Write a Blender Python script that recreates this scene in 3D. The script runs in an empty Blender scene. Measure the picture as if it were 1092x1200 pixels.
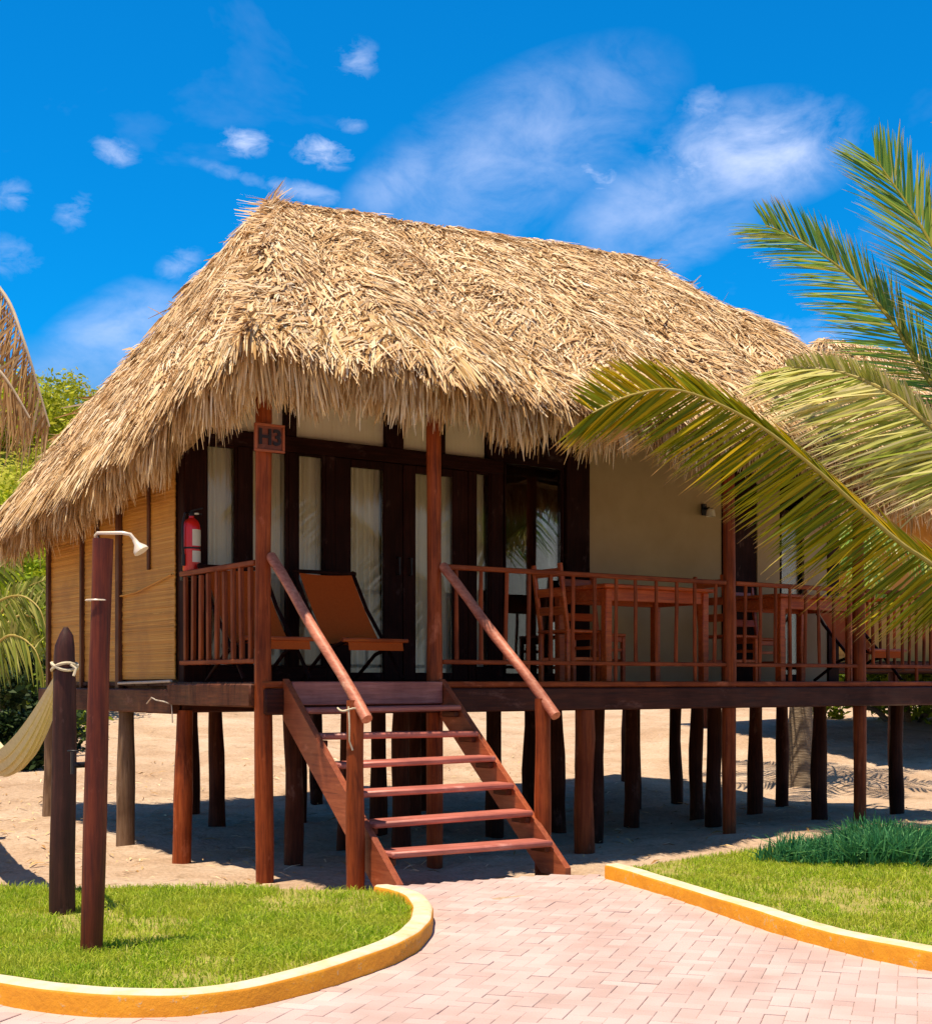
import bpy, bmesh, math, random
import numpy as np
from mathutils import Matrix, Vector
random.seed(7); rng = np.random.default_rng(11)
R = math.radians
S = bpy.context.scene
COL = S.collection

# ------------------------------------------------------------------ camera, sky, sun, exposure
CAMZ = 1.28
F = 1628.0
cam_d = bpy.data.cameras.new('camera'); cam = bpy.data.objects.new('camera', cam_d); COL.objects.link(cam)
cam.location = (0, 0, CAMZ); cam.rotation_euler = (R(90), 0, 0)
cam_d.sensor_fit = 'HORIZONTAL'; cam_d.sensor_width = 36; cam_d.lens = 36*F/1092
cam_d.shift_y = 199/1092
cam_d.clip_start = 0.1; cam_d.clip_end = 3000
S.camera = cam
SUN_DIR = Vector((-0.17, -0.15, 1.0)).normalized()       # towards the sun
SUN_EL = math.asin(SUN_DIR.z); SUN_ROT = math.atan2(SUN_DIR.x, SUN_DIR.y)
sd = bpy.data.lights.new('sun', 'SUN'); so = bpy.data.objects.new('sun', sd); COL.objects.link(so)
sd.energy = 5.0; sd.angle = R(0.5); sd.color = (1.0, 0.86, 0.66)
so.rotation_euler = (-SUN_DIR).to_track_quat('-Z', 'Y').to_euler()
so.location = (0, 0, 30)
S.view_settings.view_transform = 'Standard'; S.view_settings.look = 'None'
S.view_settings.gamma = 1; S.view_settings.use_curve_mapping = False
S.view_settings.exposure = 0.55

def pix_dir(px, py):
    return Vector(((px-546)/F, 1.0, (799-py)/F)).normalized()

W = bpy.data.worlds.new('World'); S.world = W; W.use_nodes = True
nt = W.node_tree; N = nt.nodes; L = nt.links
N.clear()
out = N.new('ShaderNodeOutputWorld'); bg = N.new('ShaderNodeBackground'); bg.inputs['Strength'].default_value = 0.11
sky = N.new('ShaderNodeTexSky'); sky.sky_type = 'NISHITA'; sky.sun_disc = False
sky.sun_elevation = SUN_EL; sky.sun_rotation = SUN_ROT; sky.altitude = 0
sky.air_density = 1.0; sky.dust_density = 0.2; sky.ozone_density = 2.0
hs = N.new('ShaderNodeMix'); hs.data_type = 'RGBA'; hs.blend_type = 'MULTIPLY'; hs.inputs['Factor'].default_value = 1
hs.inputs['B'].default_value = (0.05, 0.66, 1.06, 1)
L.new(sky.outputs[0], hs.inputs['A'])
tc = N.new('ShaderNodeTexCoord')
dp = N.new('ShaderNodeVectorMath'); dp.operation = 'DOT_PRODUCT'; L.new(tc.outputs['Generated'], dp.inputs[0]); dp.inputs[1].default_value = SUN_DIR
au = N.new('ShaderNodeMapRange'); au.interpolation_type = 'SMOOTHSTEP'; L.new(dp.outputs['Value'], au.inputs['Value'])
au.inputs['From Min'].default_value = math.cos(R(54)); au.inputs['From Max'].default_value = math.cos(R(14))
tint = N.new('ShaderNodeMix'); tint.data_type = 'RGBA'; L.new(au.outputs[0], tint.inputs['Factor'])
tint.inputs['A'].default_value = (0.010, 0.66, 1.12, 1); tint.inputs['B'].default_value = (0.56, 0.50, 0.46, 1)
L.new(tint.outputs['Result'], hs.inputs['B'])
def wmath(op, a, b=None, c=None, clamp=False):
    m = N.new('ShaderNodeMath'); m.operation = op; m.use_clamp = clamp
    for i, v in enumerate((a, b, c)):
        if v is None: continue
        if isinstance(v, (int, float)): m.inputs[i].default_value = v
        else: L.new(v, m.inputs[i])
    return m.outputs[0]
def wnoise(scale, detail, rough, dist=0.0, stretch=(1, 1, 1)):
    mp = N.new('ShaderNodeMapping'); mp.inputs['Scale'].default_value = stretch
    L.new(tc.outputs['Generated'], mp.inputs['Vector'])
    n = N.new('ShaderNodeTexNoise'); n.inputs['Scale'].default_value = scale; n.inputs['Detail'].default_value = detail
    n.inputs['Roughness'].default_value = rough; n.inputs['Distortion'].default_value = dist
    L.new(mp.outputs[0], n.inputs['Vector']); return n.outputs['Fac']
n_w = wnoise(16, 9, 0.62, 0.35, (1, 1, 1.7))
n_f = wnoise(55, 7, 0.62, 0.4, (1, 1, 1.8))
n_all = wnoise(3.2, 6, 0.6, 0.5, (1, 1, 2.2))
# cloud patches: (pixel direction, half width, half height, tilt, strength, which noise)
clouds = [(885,178,90,44,-.05,.72,0),(905,165,50,26,0,.5,1),(830,185,60,34,-.3,.55,1),(790,230,110,46,-.35,.42,0),(700,207,24,13,.3,.7,1),(600,180,150,60,-.4,.34,0),
          (470,212,60,26,-.5,.36,0),(378,178,30,14,.1,.85,1),(286,166,25,12,0,.85,1),(418,72,22,17,-.5,.42,1),(134,178,24,12,.1,.5,1),(410,146,15,8,0,.4,1),
          (88,248,14,20,1,.35,1),(14,228,18,14,0,.35,1),(140,388,80,34,-.5,.40,0),(10,300,30,18,0,.22,1),(212,310,22,14,-.4,.35,1),(360,226,44,10,.2,.45,1),(275,204,40,7,.25,.25,1),
          (820,275,80,24,-.5,.30,0),(940,395,70,20,0,.3,1),(830,128,28,18,0,.4,1)]
sep = N.new('ShaderNodeSeparateXYZ'); L.new(tc.outputs['Generated'], sep.inputs[0])
az = wmath('ARCTAN2', sep.outputs[0], sep.outputs[1])
el = wmath('ARCSINE', sep.outputs[2])
tot = None
for (px, py, hw, hh, tl, st, kind) in clouds:
    d = pix_dir(px, py); a0 = math.atan2(d.x, d.y); e0 = math.asin(d.z)
    da = wmath('SUBTRACT', az, a0); de = wmath('SUBTRACT', el, e0)
    ct, sn = math.cos(tl), math.sin(tl)       # tilt in picture sense: +tl turns clockwise, y down
    p = wmath('ADD', wmath('MULTIPLY', da, ct*F/hw), wmath('MULTIPLY', de, -sn*F/hw))
    q = wmath('ADD', wmath('MULTIPLY', da, sn*F/hh), wmath('MULTIPLY', de, ct*F/hh))
    r2 = wmath('ADD', wmath('MULTIPLY', p, p), wmath('MULTIPLY', q, q))
    fall = wmath('SUBTRACT', 1.0, wmath('MULTIPLY', r2, 0.42), clamp=True)
    nz = n_w if kind == 0 else n_f
    m = wmath('MULTIPLY', wmath('SUBTRACT', wmath('ADD', nz, wmath('MULTIPLY', fall, 0.22)), 0.46 if kind == 0 else 0.55), 2.6, clamp=True)
    if kind: m = wmath('MULTIPLY', wmath('SUBTRACT', wmath('ADD', wmath('MULTIPLY', nz, 3.4), fall), 2.02), 0.95, clamp=True)
    m = wmath('MULTIPLY', wmath('MULTIPLY', m, fall), (0.86 if kind else 1.15)*st)
    tot = m if tot is None else wmath('MAXIMUM', tot, m)
wide = wmath('MULTIPLY', wmath('SUBTRACT', n_all, 0.56, clamp=True), 0.55)
tot = wmath('ADD', tot, wide, clamp=True)
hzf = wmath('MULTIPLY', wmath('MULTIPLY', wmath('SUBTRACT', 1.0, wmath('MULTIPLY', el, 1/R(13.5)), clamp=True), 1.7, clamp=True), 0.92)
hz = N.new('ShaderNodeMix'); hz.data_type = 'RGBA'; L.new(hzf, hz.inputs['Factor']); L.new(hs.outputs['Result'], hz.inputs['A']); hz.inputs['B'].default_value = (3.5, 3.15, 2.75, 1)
mx = N.new('ShaderNodeMix'); mx.data_type = 'RGBA'; L.new(tot, mx.inputs['Factor'])
L.new(hz.outputs['Result'], mx.inputs['A']); mx.inputs['B'].default_value = (4.9, 5.6, 7.6, 1)
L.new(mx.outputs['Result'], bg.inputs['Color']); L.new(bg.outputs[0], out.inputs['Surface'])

# ------------------------------------------------------------------ helpers: materials
def mat_base(name):
    m = bpy.data.materials.new(name); m.use_nodes = True
    t = m.node_tree; b = t.nodes['Principled BSDF']
    return m, t, b
def ramp(t, fac, stops):
    r = t.nodes.new('ShaderNodeValToRGB'); e = r.color_ramp.elements
    while len(e) > 1: e.remove(e[-1])
    e[0].position = stops[0][0]; e[0].color = (*stops[0][1], 1)
    for p, c in stops[1:]:
        x = e.new(p); x.color = (*c, 1)
    t.links.new(fac, r.inputs[0]); return r.outputs[0]
def tnoise(t, scale, detail=5, rough=.6, stretch=(1, 1, 1), coord='Object'):
    c = t.nodes.new('ShaderNodeTexCoord'); mp = t.nodes.new('ShaderNodeMapping'); mp.inputs['Scale'].default_value = stretch
    t.links.new(c.outputs[coord], mp.inputs[0])
    n = t.nodes.new('ShaderNodeTexNoise'); n.inputs['Scale'].default_value = scale; n.inputs['Detail'].default_value = detail
    n.inputs['Roughness'].default_value = rough
    t.links.new(mp.outputs[0], n.inputs['Vector']); return n.outputs['Fac']
def mixc(t, a, b, f, mode='MIX'):
    m = t.nodes.new('ShaderNodeMix'); m.data_type = 'RGBA'; m.blend_type = mode
    for k, v in (('A', a), ('B', b), ('Factor', f)):
        if isinstance(v, (tuple, list)): m.inputs[k].default_value = (*v[:3], 1)
        elif isinstance(v, (int, float)): m.inputs[k].default_value = v
        else: t.links.new(v, m.inputs[k])
    return m.outputs['Result']
def tmath(t, op, a, b):
    m = t.nodes.new('ShaderNodeMath'); m.operation = op
    for i, v in enumerate((a, b)):
        if isinstance(v, (int, float)): m.inputs[i].default_value = v
        else: t.links.new(v, m.inputs[i])
    return m.outputs[0]
def bump(t, b, h, strength, dist=.01):
    n = t.nodes.new('ShaderNodeBump'); n.inputs['Strength'].default_value = strength; n.inputs['Distance'].default_value = dist
    t.links.new(h, n.inputs['Height']); t.links.new(n.outputs[0], b.inputs['Normal'])
def two_tone(name, c1, c2, scale=8, stretch=(1, 1, 1), rough=.6, bmp=.3, spec=.3, lo=.3, hi=.7, objvar=0.0, dist=.01):
    m, t, b = mat_base(name)
    n = tnoise(t, scale, 6, .62, stretch)
    c = ramp(t, n, [(lo, c1), (hi, c2)])
    if objvar:
        oi = t.nodes.new('ShaderNodeObjectInfo')
        c = mixc(t, c, ramp(t, oi.outputs['Random'], [(0, (1-objvar,)*3), (1, (1+objvar,)*3)]), 1.0, 'MULTIPLY')
    t.links.new(c, b.inputs['Base Color']); b.inputs['Roughness'].default_value = rough; b.inputs['Specular IOR Level'].default_value = spec
    if bmp: bump(t, b, n, bmp, dist)
    return m
def island(t):
    g = t.nodes.new('ShaderNodeNewGeometry'); return g.outputs['Random Per Island']
def leaf_mat(name, stops, tip=None, tip_from=.6, trans=.35, rough=.5, patch=None):
    """random colour per leaf; optional different colour towards the leaf tip; light passes through"""
    m, t, b = mat_base(name)
    c = ramp(t, island(t), stops)
    if patch is not None:
        n = tnoise(t, patch[1], 3, .5); c = mixc(t, c, patch[0], ramp(t, n, [(.42, (0, 0, 0)), (.62, (patch[2],)*3)]))
    if tip is not None:
        a = t.nodes.new('ShaderNodeAttribute'); a.attribute_name = 'along'
        n2 = tnoise(t, 3.0, 2, .5)
        f = ramp(t, tmath(t, 'ADD', a.outputs['Fac'], tmath(t, 'MULTIPLY', tmath(t, 'SUBTRACT', n2, .5), .9)), [(tip_from, (0, 0, 0)), (min(1, tip_from+.3), (1, 1, 1))])
        c = mixc(t, c, tip, f)
    t.links.new(c, b.inputs['Base Color']); b.inputs['Roughness'].default_value = rough; b.inputs['Specular IOR Level'].default_value = .14
    if trans:
        tr = t.nodes.new('ShaderNodeBsdfTranslucent'); t.links.new(c, tr.inputs['Color'])
        ms = t.nodes.new('ShaderNodeMixShader'); ms.inputs[0].default_value = trans
        t.links.new(b.outputs[0], ms.inputs[1]); t.links.new(tr.outputs[0], ms.inputs[2])
        t.links.new(ms.outputs[0], t.nodes['Material Output'].inputs['Surface'])
    return m

def wood(name, c1, c2, c3, axis, rough=.5, spec=.4, objvar=.2):
    st = {'x': (.6, 9, 9), 'y': (9, .6, 9), 'z': (9, 9, .6)}[axis]
    m, t, b = mat_base(name)
    n = tnoise(t, 5, 8, .65, st); k = tnoise(t, 2.2, 4, .6)
    c = ramp(t, n, [(.3, c1), (.52, c2), (.75, c3)])
    c = mixc(t, c, mixc(t, c, (.55, .5, .5), 1.0, 'MULTIPLY'), ramp(t, k, [(.45, (0, 0, 0)), (.68, (.8, .8, .8))]))
    st2 = tuple(v*(1.0 if v > 1 else .5) for v in st)
    g = tnoise(t, 9, 6, .7, st2); w2 = tnoise(t, 3.4, 5, .7, tuple(1+(v-1)*.12 for v in st))
    c = mixc(t, c, tuple(v*.25 for v in c2), ramp(t, g, [(.30, (.9,)*3), (.40, (0, 0, 0))]))
    c = mixc(t, c, tuple(min(.8, v*1.5+.06) for v in c3), ramp(t, w2, [(.60, (0, 0, 0)), (.74, (.55,)*3)]))
    oi = t.nodes.new('ShaderNodeObjectInfo')
    c = mixc(t, c, ramp(t, oi.outputs['Random'], [(0, (1-objvar,)*3), (1, (1+objvar,)*3)]), 1.0, 'MULTIPLY')
    t.links.new(c, b.inputs['Base Color'])
    t.links.new(ramp(t, k, [(.3, (rough-.12,)*3), (.7, (rough+.15,)*3)]), b.inputs['Roughness'])
    b.inputs['Specular IOR Level'].default_value = spec
    bump(t, b, n, .35, .006)
    return m
RED = [(.10, .018, .004), (.25, .046, .008), (.36, .085, .018)]
M = {}
M['post'] = wood('stained_post_wood', *RED, 'z', .55, .2)
M['rail_x'] = wood('stained_rail_wood', (.13, .022, .004), (.25, .046, .008), (.36, .085, .018), 'x', .55, .2)
M['rail_y'] = wood('stained_rail_wood_along', (.13, .022, .004), (.25, .046, .008), (.36, .085, .018), 'y', .55, .2)
M['beam'] = wood('dark_beam_wood', (.026, .0045, .002), (.055, .010, .0035), (.10, .022, .007), 'x', .6, .25)
M['beam_y'] = wood('dark_beam_wood_along', (.05, .012, .004), (.10, .026, .008), (.16, .048, .015), 'y', .6, .25)
M['stair'] = wood('stair_wood', (.34, .085, .060), (.50, .150, .108), (.62, .24, .185), 'x', .42, .5, .08)
M['stringer'] = wood('stringer_wood', (.24, .045, .014), (.36, .085, .028), (.46, .13, .05), 'y', .45, .45, .05)
M['handrail'] = wood('handrail_wood', (.38, .10, .050), (.56, .19, .105), (.68, .29, .18), 'y', .5, .4, .05)
M['dark'] = wood('dark_frame_wood', (.010, .002, .0015), (.022, .004, .0025), (.04, .009, .005), 'z', .65, .12)
M['dark_x'] = wood('dark_frame_wood_across', (.010, .002, .0015), (.022, .004, .0025), (.04, .009, .005), 'x', .65, .12)
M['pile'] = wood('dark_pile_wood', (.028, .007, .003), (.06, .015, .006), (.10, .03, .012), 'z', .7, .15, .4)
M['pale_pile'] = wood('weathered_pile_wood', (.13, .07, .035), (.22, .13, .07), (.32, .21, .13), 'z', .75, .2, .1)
M['old'] = wood('old_dark_pole_wood', (.022, .006, .004), (.05, .013, .008), (.10, .03, .018), 'z', .6, .3, .1)
M['shower_wood'] = wood('shower_pole_wood', (.045, .008, .005), (.125, .020, .007), (.22, .042, .012), 'z', .5, .3, .05)
M['furn'] = wood('orange_brown_furniture_wood', (.34, .045, .006), (.52, .085, .010), (.64, .14, .02), 'x', .4, .5, .15)
M['batten'] = wood('wall_batten_wood', (.07, .022, .008), (.12, .04, .014), (.18, .07, .025), 'z', .6, .3, .2)
M['canvas'] = two_tone('rust_canvas', (.50, .078, .009), (.58, .105, .013), 60, (1, 1, 1), .8, .2, .15)
M['black'] = two_tone('black_metal', (.012, .012, .013), (.02, .02, .022), 20, rough=.45, bmp=0)
M['white_paint'] = two_tone('cream_wall_paint', (.40, .30, .165), (.47, .36, .21), 2.5, (1, 1, 1), .8, .12, .2)
M['curtain'] = two_tone('curtain_cloth', (.84, .70, .53), (.90, .79, .63), 5, (6, 6, .3), .9, .1, .1)
M['chrome'] = two_tone('aged_plastic_pipe', (.62, .52, .40), (.72, .63, .50), 9, rough=.35, bmp=0, spec=.5)
M['ext_red'] = two_tone('red_cylinder_paint', (.62, .012, .008), (.70, .02, .012), 6, rough=.25, bmp=0, spec=.6)
M['label'] = two_tone('paper_label', (.62, .58, .46), (.72, .68, .56), 60, (1, 1, 5), .5, 0)
M['rope'] = two_tone('pale_rope', (.55, .46, .3), (.68, .58, .40), 60, rough=.9, bmp=.4)
M['hammock'] = two_tone('cream_hammock_cloth', (.62, .50, .28), (.74, .62, .38), 40, (1, 1, 1), .9, .3, .1)
M['cord'] = two_tone('pale_cord', (.5, .42, .3), (.6, .5, .4), 20, rough=.7, bmp=0)
M['sign'] = wood('sign_board_wood', (.12, .026, .010), (.17, .04, .016), (.22, .06, .025), 'x', .55)
M['sign_edge'] = two_tone('sign_trim_wood', (.30, .07, .025), (.36, .10, .04), 20, rough=.55, bmp=.2)
M['letter'] = two_tone('sign_letter_paint', (.013, .006, .006), (.02, .01, .01), 20, rough=.5, bmp=0)

def glass_mat(name, tint, dark=0.0):
    m, t, b = mat_base(name)
    t.nodes.remove(b)
    tr = t.nodes.new('ShaderNodeBsdfTransparent'); tr.inputs[0].default_value = (*tint, 1)
    gl = t.nodes.new('ShaderNodeBsdfGlossy'); gl.inputs['Roughness'].default_value = .015
    fr = t.nodes.new('ShaderNodeFresnel'); fr.inputs[0].default_value = 1.6
    n = tnoise(t, 1.4, 2, .5)
    bp = t.nodes.new('ShaderNodeBump'); bp.inputs['Strength'].default_value = .06; bp.inputs['Distance'].default_value = .02
    t.links.new(n, bp.inputs['Height']); t.links.new(bp.outputs[0], gl.inputs['Normal'])
    ms = t.nodes.new('ShaderNodeMixShader')
    f2 = tmath(t, 'MULTIPLY', fr.outputs[0], 0.75)
    t.links.new(f2, ms.inputs[0]); t.links.new(tr.outputs[0], ms.inputs[1]); t.links.new(gl.outputs[0], ms.inputs[2])
    t.links.new(ms.outputs[0], t.nodes['Material Output'].inputs['Surface'])
    return m
M['glass'] = glass_mat('window_glass', (.93, .95, .93))

# ------------------------------------------------------------------ helpers: geometry
class MB:
    def __init__(s): s.v = []; s.f = []; s.mi = []; s.cur = 0
    def add(s, vs, fs):
        o = len(s.v); s.v.extend([tuple(p) for p in vs]); s.f.extend([tuple(i+o for i in q) for q in fs]); s.mi.extend([s.cur]*len(fs)); return s
    def box(s, c, size, rot=None, ch=.006):
        """chamfered box: centre, full size"""
        x, y, z = (d/2 for d in size); ch = min(ch, x*.6, y*.6, z*.6)
        pts = []
        idx = {}
        for sx in (-1, 1):
            for sy in (-1, 1):
                for sz in (-1, 1):
                    for a in range(3):
                        p = [sx*(x-ch), sy*(y-ch), sz*(z-ch)]; p[a] += (sx, sy, sz)[a]*ch
                        idx[(sx, sy, sz, a)] = len(pts); pts.append(p)
        fs = []
        for a in range(3):                                  # six faces
            b, c2 = (a+1) % 3, (a+2) % 3
            for sg in (-1, 1):
                q = []
                for (sb, sc) in ((-1, -1), (1, -1), (1, 1), (-1, 1)):
                    k = [0, 0, 0]; k[a] = sg; k[b] = sb; k[c2] = sc; q.append(idx[(*k, a)])
                fs.append(q if sg > 0 else q[::-1])
        for a in range(3):                                  # twelve edges
            b, c2 = (a+1) % 3, (a+2) % 3
            for sb in (-1, 1):
                for sc in (-1, 1):
                    def K(sa, ax):
                        k = [0, 0, 0]; k[a] = sa; k[b] = sb; k[c2] = sc; return idx[(*k, ax)]
                    q = [K(-1, b), K(1, b), K(1, c2), K(-1, c2)]
                    fs.append(q if sb*sc < 0 else q[::-1])
        for sx in (-1, 1):
            for sy in (-1, 1):
                for sz in (-1, 1):
                    q = [idx[(sx, sy, sz, a)] for a in range(3)]
                    fs.append(q if sx*sy*sz > 0 else q[::-1])
        mt = (rot if rot is not None else Matrix.Identity(3))
        c = Vector(c)
        return s.add([mt @ Vector(p) + c for p in pts], fs)
    def bar(s, a, b, w, h, up=(0, 0, 1), ch=.006):
        a = Vector(a); b = Vector(b); d = b-a; ln = d.length; d.normalize()
        up = Vector(up); sx = d.cross(up)
        if sx.length < 1e-4: sx = d.cross(Vector((1, 0, 0)))
        sx.normalize(); uz = sx.cross(d)
        m = Matrix((d, sx, uz)).transposed()
        return s.box((a+b)/2, (ln, w, h), m, ch)
    def tube(s, pts, rad, n=10, cap=True, wob=0.0):
        P = [Vector(p) for p in pts]; rings = []
        if isinstance(rad, (int, float)): rad = [rad]*len(P)
        ref = Vector((0.31, .17, 0.9))
        vs = []
        for i, p in enumerate(P):
            t = (P[min(i+1, len(P)-1)]-P[max(i-1, 0)]).normalized()
            r0 = ref if abs(t.dot(ref)) < .9*ref.length else Vector((1, .2, 0))
            a = t.cross(r0).normalized(); b = t.cross(a)
            for k in range(n):
                th = 2*math.pi*k/n; r = rad[i]*(1+wob*(random.random()-.5))
                vs.append(p + a*(math.cos(th)*r) + b*(math.sin(th)*r))
        fs = []
        for i in range(len(P)-1):
            for k in range(n):
                k2 = (k+1) % n
                fs.append((i*n+k, i*n+k2, (i+1)*n+k2, (i+1)*n+k)[::-1])
        if cap:
            fs.append(tuple(range(n))); fs.append(tuple(reversed(range((len(P)-1)*n, len(P)*n))))
        return s.add(vs, fs)
    def log(s, a, b, r0, r1=None, n=12, seg=6, bend=.012, wob=.05):
        a = Vector(a); b = Vector(b); r1 = r0 if r1 is None else r1
        ph = random.random()*6; q = random.random()*6
        pts = []; rad = []
        for i in range(seg+1):
            t = i/seg; p = a.lerp(b, t)
            w = math.sin(t*math.pi)*bend
            p = p + Vector((math.cos(ph), math.sin(ph), 0))*w*math.sin(t*5+q)
            pts.append(p); rad.append((r0+(r1-r0)*t)*(1+.06*math.sin(t*9+q)))
        return s.tube(pts, rad, n, True, wob)
    def grid(s, fn, nu, nv):
        vs = [fn(i/nu, j/nv) for i in range(nu+1) for j in range(nv+1)]
        fs = [(i*(nv+1)+j, (i+1)*(nv+1)+j, (i+1)*(nv+1)+j+1, i*(nv+1)+j+1) for i in range(nu) for j in range(nv)]
        return s.add(vs, fs)
    def lathe(s, prof, c=(0, 0, 0), n=20):
        vs = [(c[0]+r*math.cos(2*math.pi*k/n), c[1]+r*math.sin(2*math.pi*k/n), c[2]+z) for r, z in prof for k in range(n)]
        fs = [(i*n+k, i*n+(k+1) % n, (i+1)*n+(k+1) % n, (i+1)*n+k) for i in range(len(prof)-1) for k in range(n)]
        return s.add(vs, fs)
    def mesh(s, name, mats, smooth=True, ang=40):
        me = bpy.data.meshes.new(name); me.from_pydata(s.v, [], s.f); me.update()
        for m in (mats if isinstance(mats, (list, tuple)) else [mats]): me.materials.append(m)
        if len(me.materials) > 1: me.polygons.foreach_set('material_index', s.mi)
        if smooth:
            me.polygons.foreach_set('use_smooth', [True]*len(me.polygons)); me.set_sharp_from_angle(angle=R(ang))
        return me
def link(name, data, parent=None, label=None, cat=None, group=None, kind=None):
    o = bpy.data.objects.new(name, data); COL.objects.link(o)
    if parent is not None: o.parent = parent
    for k, v in (('label', label), ('category', cat), ('group', group), ('kind', kind)):
        if v: o[k] = v
    return o
def part(name, mb, mats, parent=None, smooth=True, **kw):
    return link(name, mb.mesh(name, mats, smooth), parent, **kw)
def thing(name, label, cat, group=None, loc=(0, 0, 0), rz=0.0):
    o = link(name, None, None, label, cat, group); o.location = loc; o.rotation_euler = (0, 0, rz); o.empty_display_size = .1
    return o
def strips(name, pts, side, wid, mats, parent=None, **kw):
    """many thin strips in one mesh: pts (n,k,3), side (n,3) or (n,k,3), wid (n,k)"""
    n, k, _ = pts.shape
    if side.ndim == 2: side = np.repeat(side[:, None, :], k, 1)
    off = side*wid[:, :, None]*.5
    v = np.stack([pts-off, pts+off], 2).reshape(-1, 3)
    base = (np.arange(n)*k*2)[:, None, None]
    j = (np.arange(k-1)*2)[None, :, None]
    q = base + j + np.array([0, 1, 3, 2])[None, None, :]
    q = q.reshape(-1, 4)
    me = bpy.data.meshes.new(name)
    me.vertices.add(len(v)); me.vertices.foreach_set('co', v.astype(np.float32).ravel())
    nf = len(q)
    me.loops.add(nf*4); me.loops.foreach_set('vertex_index', q.astype(np.int32).ravel())
    me.polygons.add(nf); me.polygons.foreach_set('loop_start', np.arange(0, nf*4, 4, dtype=np.int32)); me.polygons.foreach_set('loop_total', np.full(nf, 4, np.int32))
    me.update(calc_edges=True)
    at = me.attributes.new('along', 'FLOAT', 'POINT')
    al = np.repeat(np.tile(np.linspace(0, 1, k), n), 2); at.data.foreach_set('value', al.astype(np.float32))
    me.materials.append(mats)
    return link(name, me, parent, **kw)
def unit(a): return a/np.maximum(np.linalg.norm(a, axis=-1, keepdims=True), 1e-9)
def in_poly(x, y, poly):
    x = np.asarray(x, float); y = np.asarray(y, float); c = np.zeros(x.shape, bool); n = len(poly)
    for i in range(n):
        x0, y0 = poly[i]; x1, y1 = poly[(i+1) % n]
        hit = ((y0 > y) != (y1 > y)) & (x < (x1-x0)*(y-y0)/((y1-y0)+1e-12)+x0)
        c ^= hit
    return c
def smooth_line(pts, n=10):
    P = [np.array(p, float) for p in pts]; out_ = []
    for i in range(len(P)-1):
        a, b, c, d = P[max(i-1, 0)], P[i], P[i+1], P[min(i+2, len(P)-1)]
        for k in range(n):
            t = k/n
            out_.append(.5*((2*b)+(c-a)*t+(2*a-5*b+4*c-d)*t*t+(3*b-a-3*c+d)*t**3))
    out_.append(P[-1]); return np.array(out_)
def bez(pts, n): # catmull-rom resampled to n+1 points
    s = smooth_line(pts, 24); d = np.r_[0, np.cumsum(np.linalg.norm(np.diff(s, axis=0), axis=1))]
    t = np.linspace(0, d[-1], n+1)
    return np.stack([np.interp(t, d, s[:, i]) for i in range(s.shape[1])], 1)

# house frame: x along the front, y into the house
TH = R(35); HO = Vector((-1.446, 9.98, 0))
CT, SN = math.cos(TH), math.sin(TH)
def H(x, y, z=0.0): return Vector((HO.x+CT*x-SN*y, HO.y+SN*x+CT*y, z))
def toH(X, Y):
    dx = X-HO.x; dy = Y-HO.y
    return dx*CT+dy*SN, -dx*SN+dy*CT
def P3(px, py, Y): return np.array([(px-546)/F*Y, Y, CAMZ+(799-py)/F*Y])

# ------------------------------------------------------------------ ground, path, kerbs, lawns
def sst(a, b, x):
    t = np.clip((x-a)/(b-a), 0, 1); return t*t*(3-2*t)
def ground_z(X, Y):
    X = np.asarray(X, float); Y = np.asarray(Y, float)
    hx, hy = toH(X, Y)
    z = -.17 + .13*sst(-.9, -1.5, hy)*sst(-.6, .2, hx)*sst(4, 2.2, hx)
    z = z + .13*sst(9.3, 8.1, Y)*sst(-.1, -.8, hx)
    z = z + .10*sst(3.4, 5.2, hx)*sst(2, -1, hy)
    far = np.clip(hy-3, 0, None)
    z = z + .060*np.minimum(far, 18) + .35*sst(17, 25, Y)*sst(1, 5, X)
    z = z + 7.9*sst(24, 52, Y-X*.35)*sst(4, -14, X) + .3*sst(24, 60, Y)
    z = z + .03*np.sin(X*1.7+Y*.6)*sst(0, 3, hy) + .02*np.sin(X*.9-Y*2.1)
    return z
def axis(segs):
    o = []
    for a, b, n in segs: o += list(np.linspace(a, b, n, endpoint=False))
    return np.array(o+[segs[-1][1]])
gx = axis([(-1500, -60, 14), (-60, -12, 30), (-12, 12, 120), (12, 60, 30), (60, 1500, 14)])
gy = axis([(-300, -5, 10), (-5, 4, 10), (4, 24, 110), (24, 70, 50), (70, 2200, 20)])
GX, GY = np.meshgrid(gx, gy, indexing='ij'); GZ = ground_z(GX, GY)
GZ = GZ + .012*rng.standard_normal(GZ.shape)*((np.abs(GX) < 12) & (GY < 24) & (GY > 8))
nx, ny = GX.shape
ii, jj = np.meshgrid(np.arange(nx-1), np.arange(ny-1), indexing='ij')
q = np.stack([ii*ny+jj, (ii+1)*ny+jj, (ii+1)*ny+jj+1, ii*ny+jj+1], -1).reshape(-1, 4)
me = bpy.data.meshes.new('sand_ground'); me.from_pydata(np.stack([GX, GY, GZ], -1).reshape(-1, 3).tolist(), [], q.tolist())
me.polygons.foreach_set('use_smooth', [True]*len(me.polygons)); me.update()
m, t, b = mat_base('sand')
n1 = tnoise(t, .9, 6, .6); n2 = tnoise(t, 26, 6, .7); n3 = tnoise(t, 5, 5, .6)
c = ramp(t, n1, [(.3, (.44, .295, .19)), (.5, (.55, .395, .275)), (.7, (.63, .485, .36))])
c = mixc(t, c, ramp(t, n2, [(.3, (.62, .6, .57)), (.62, (1.06, 1.06, 1.06))]), .75, 'MULTIPLY')
c = mixc(t, c, (.20, .13, .07), ramp(t, n3, [(.58, (0, 0, 0)), (.72, (.55, .55, .55))]))
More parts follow.
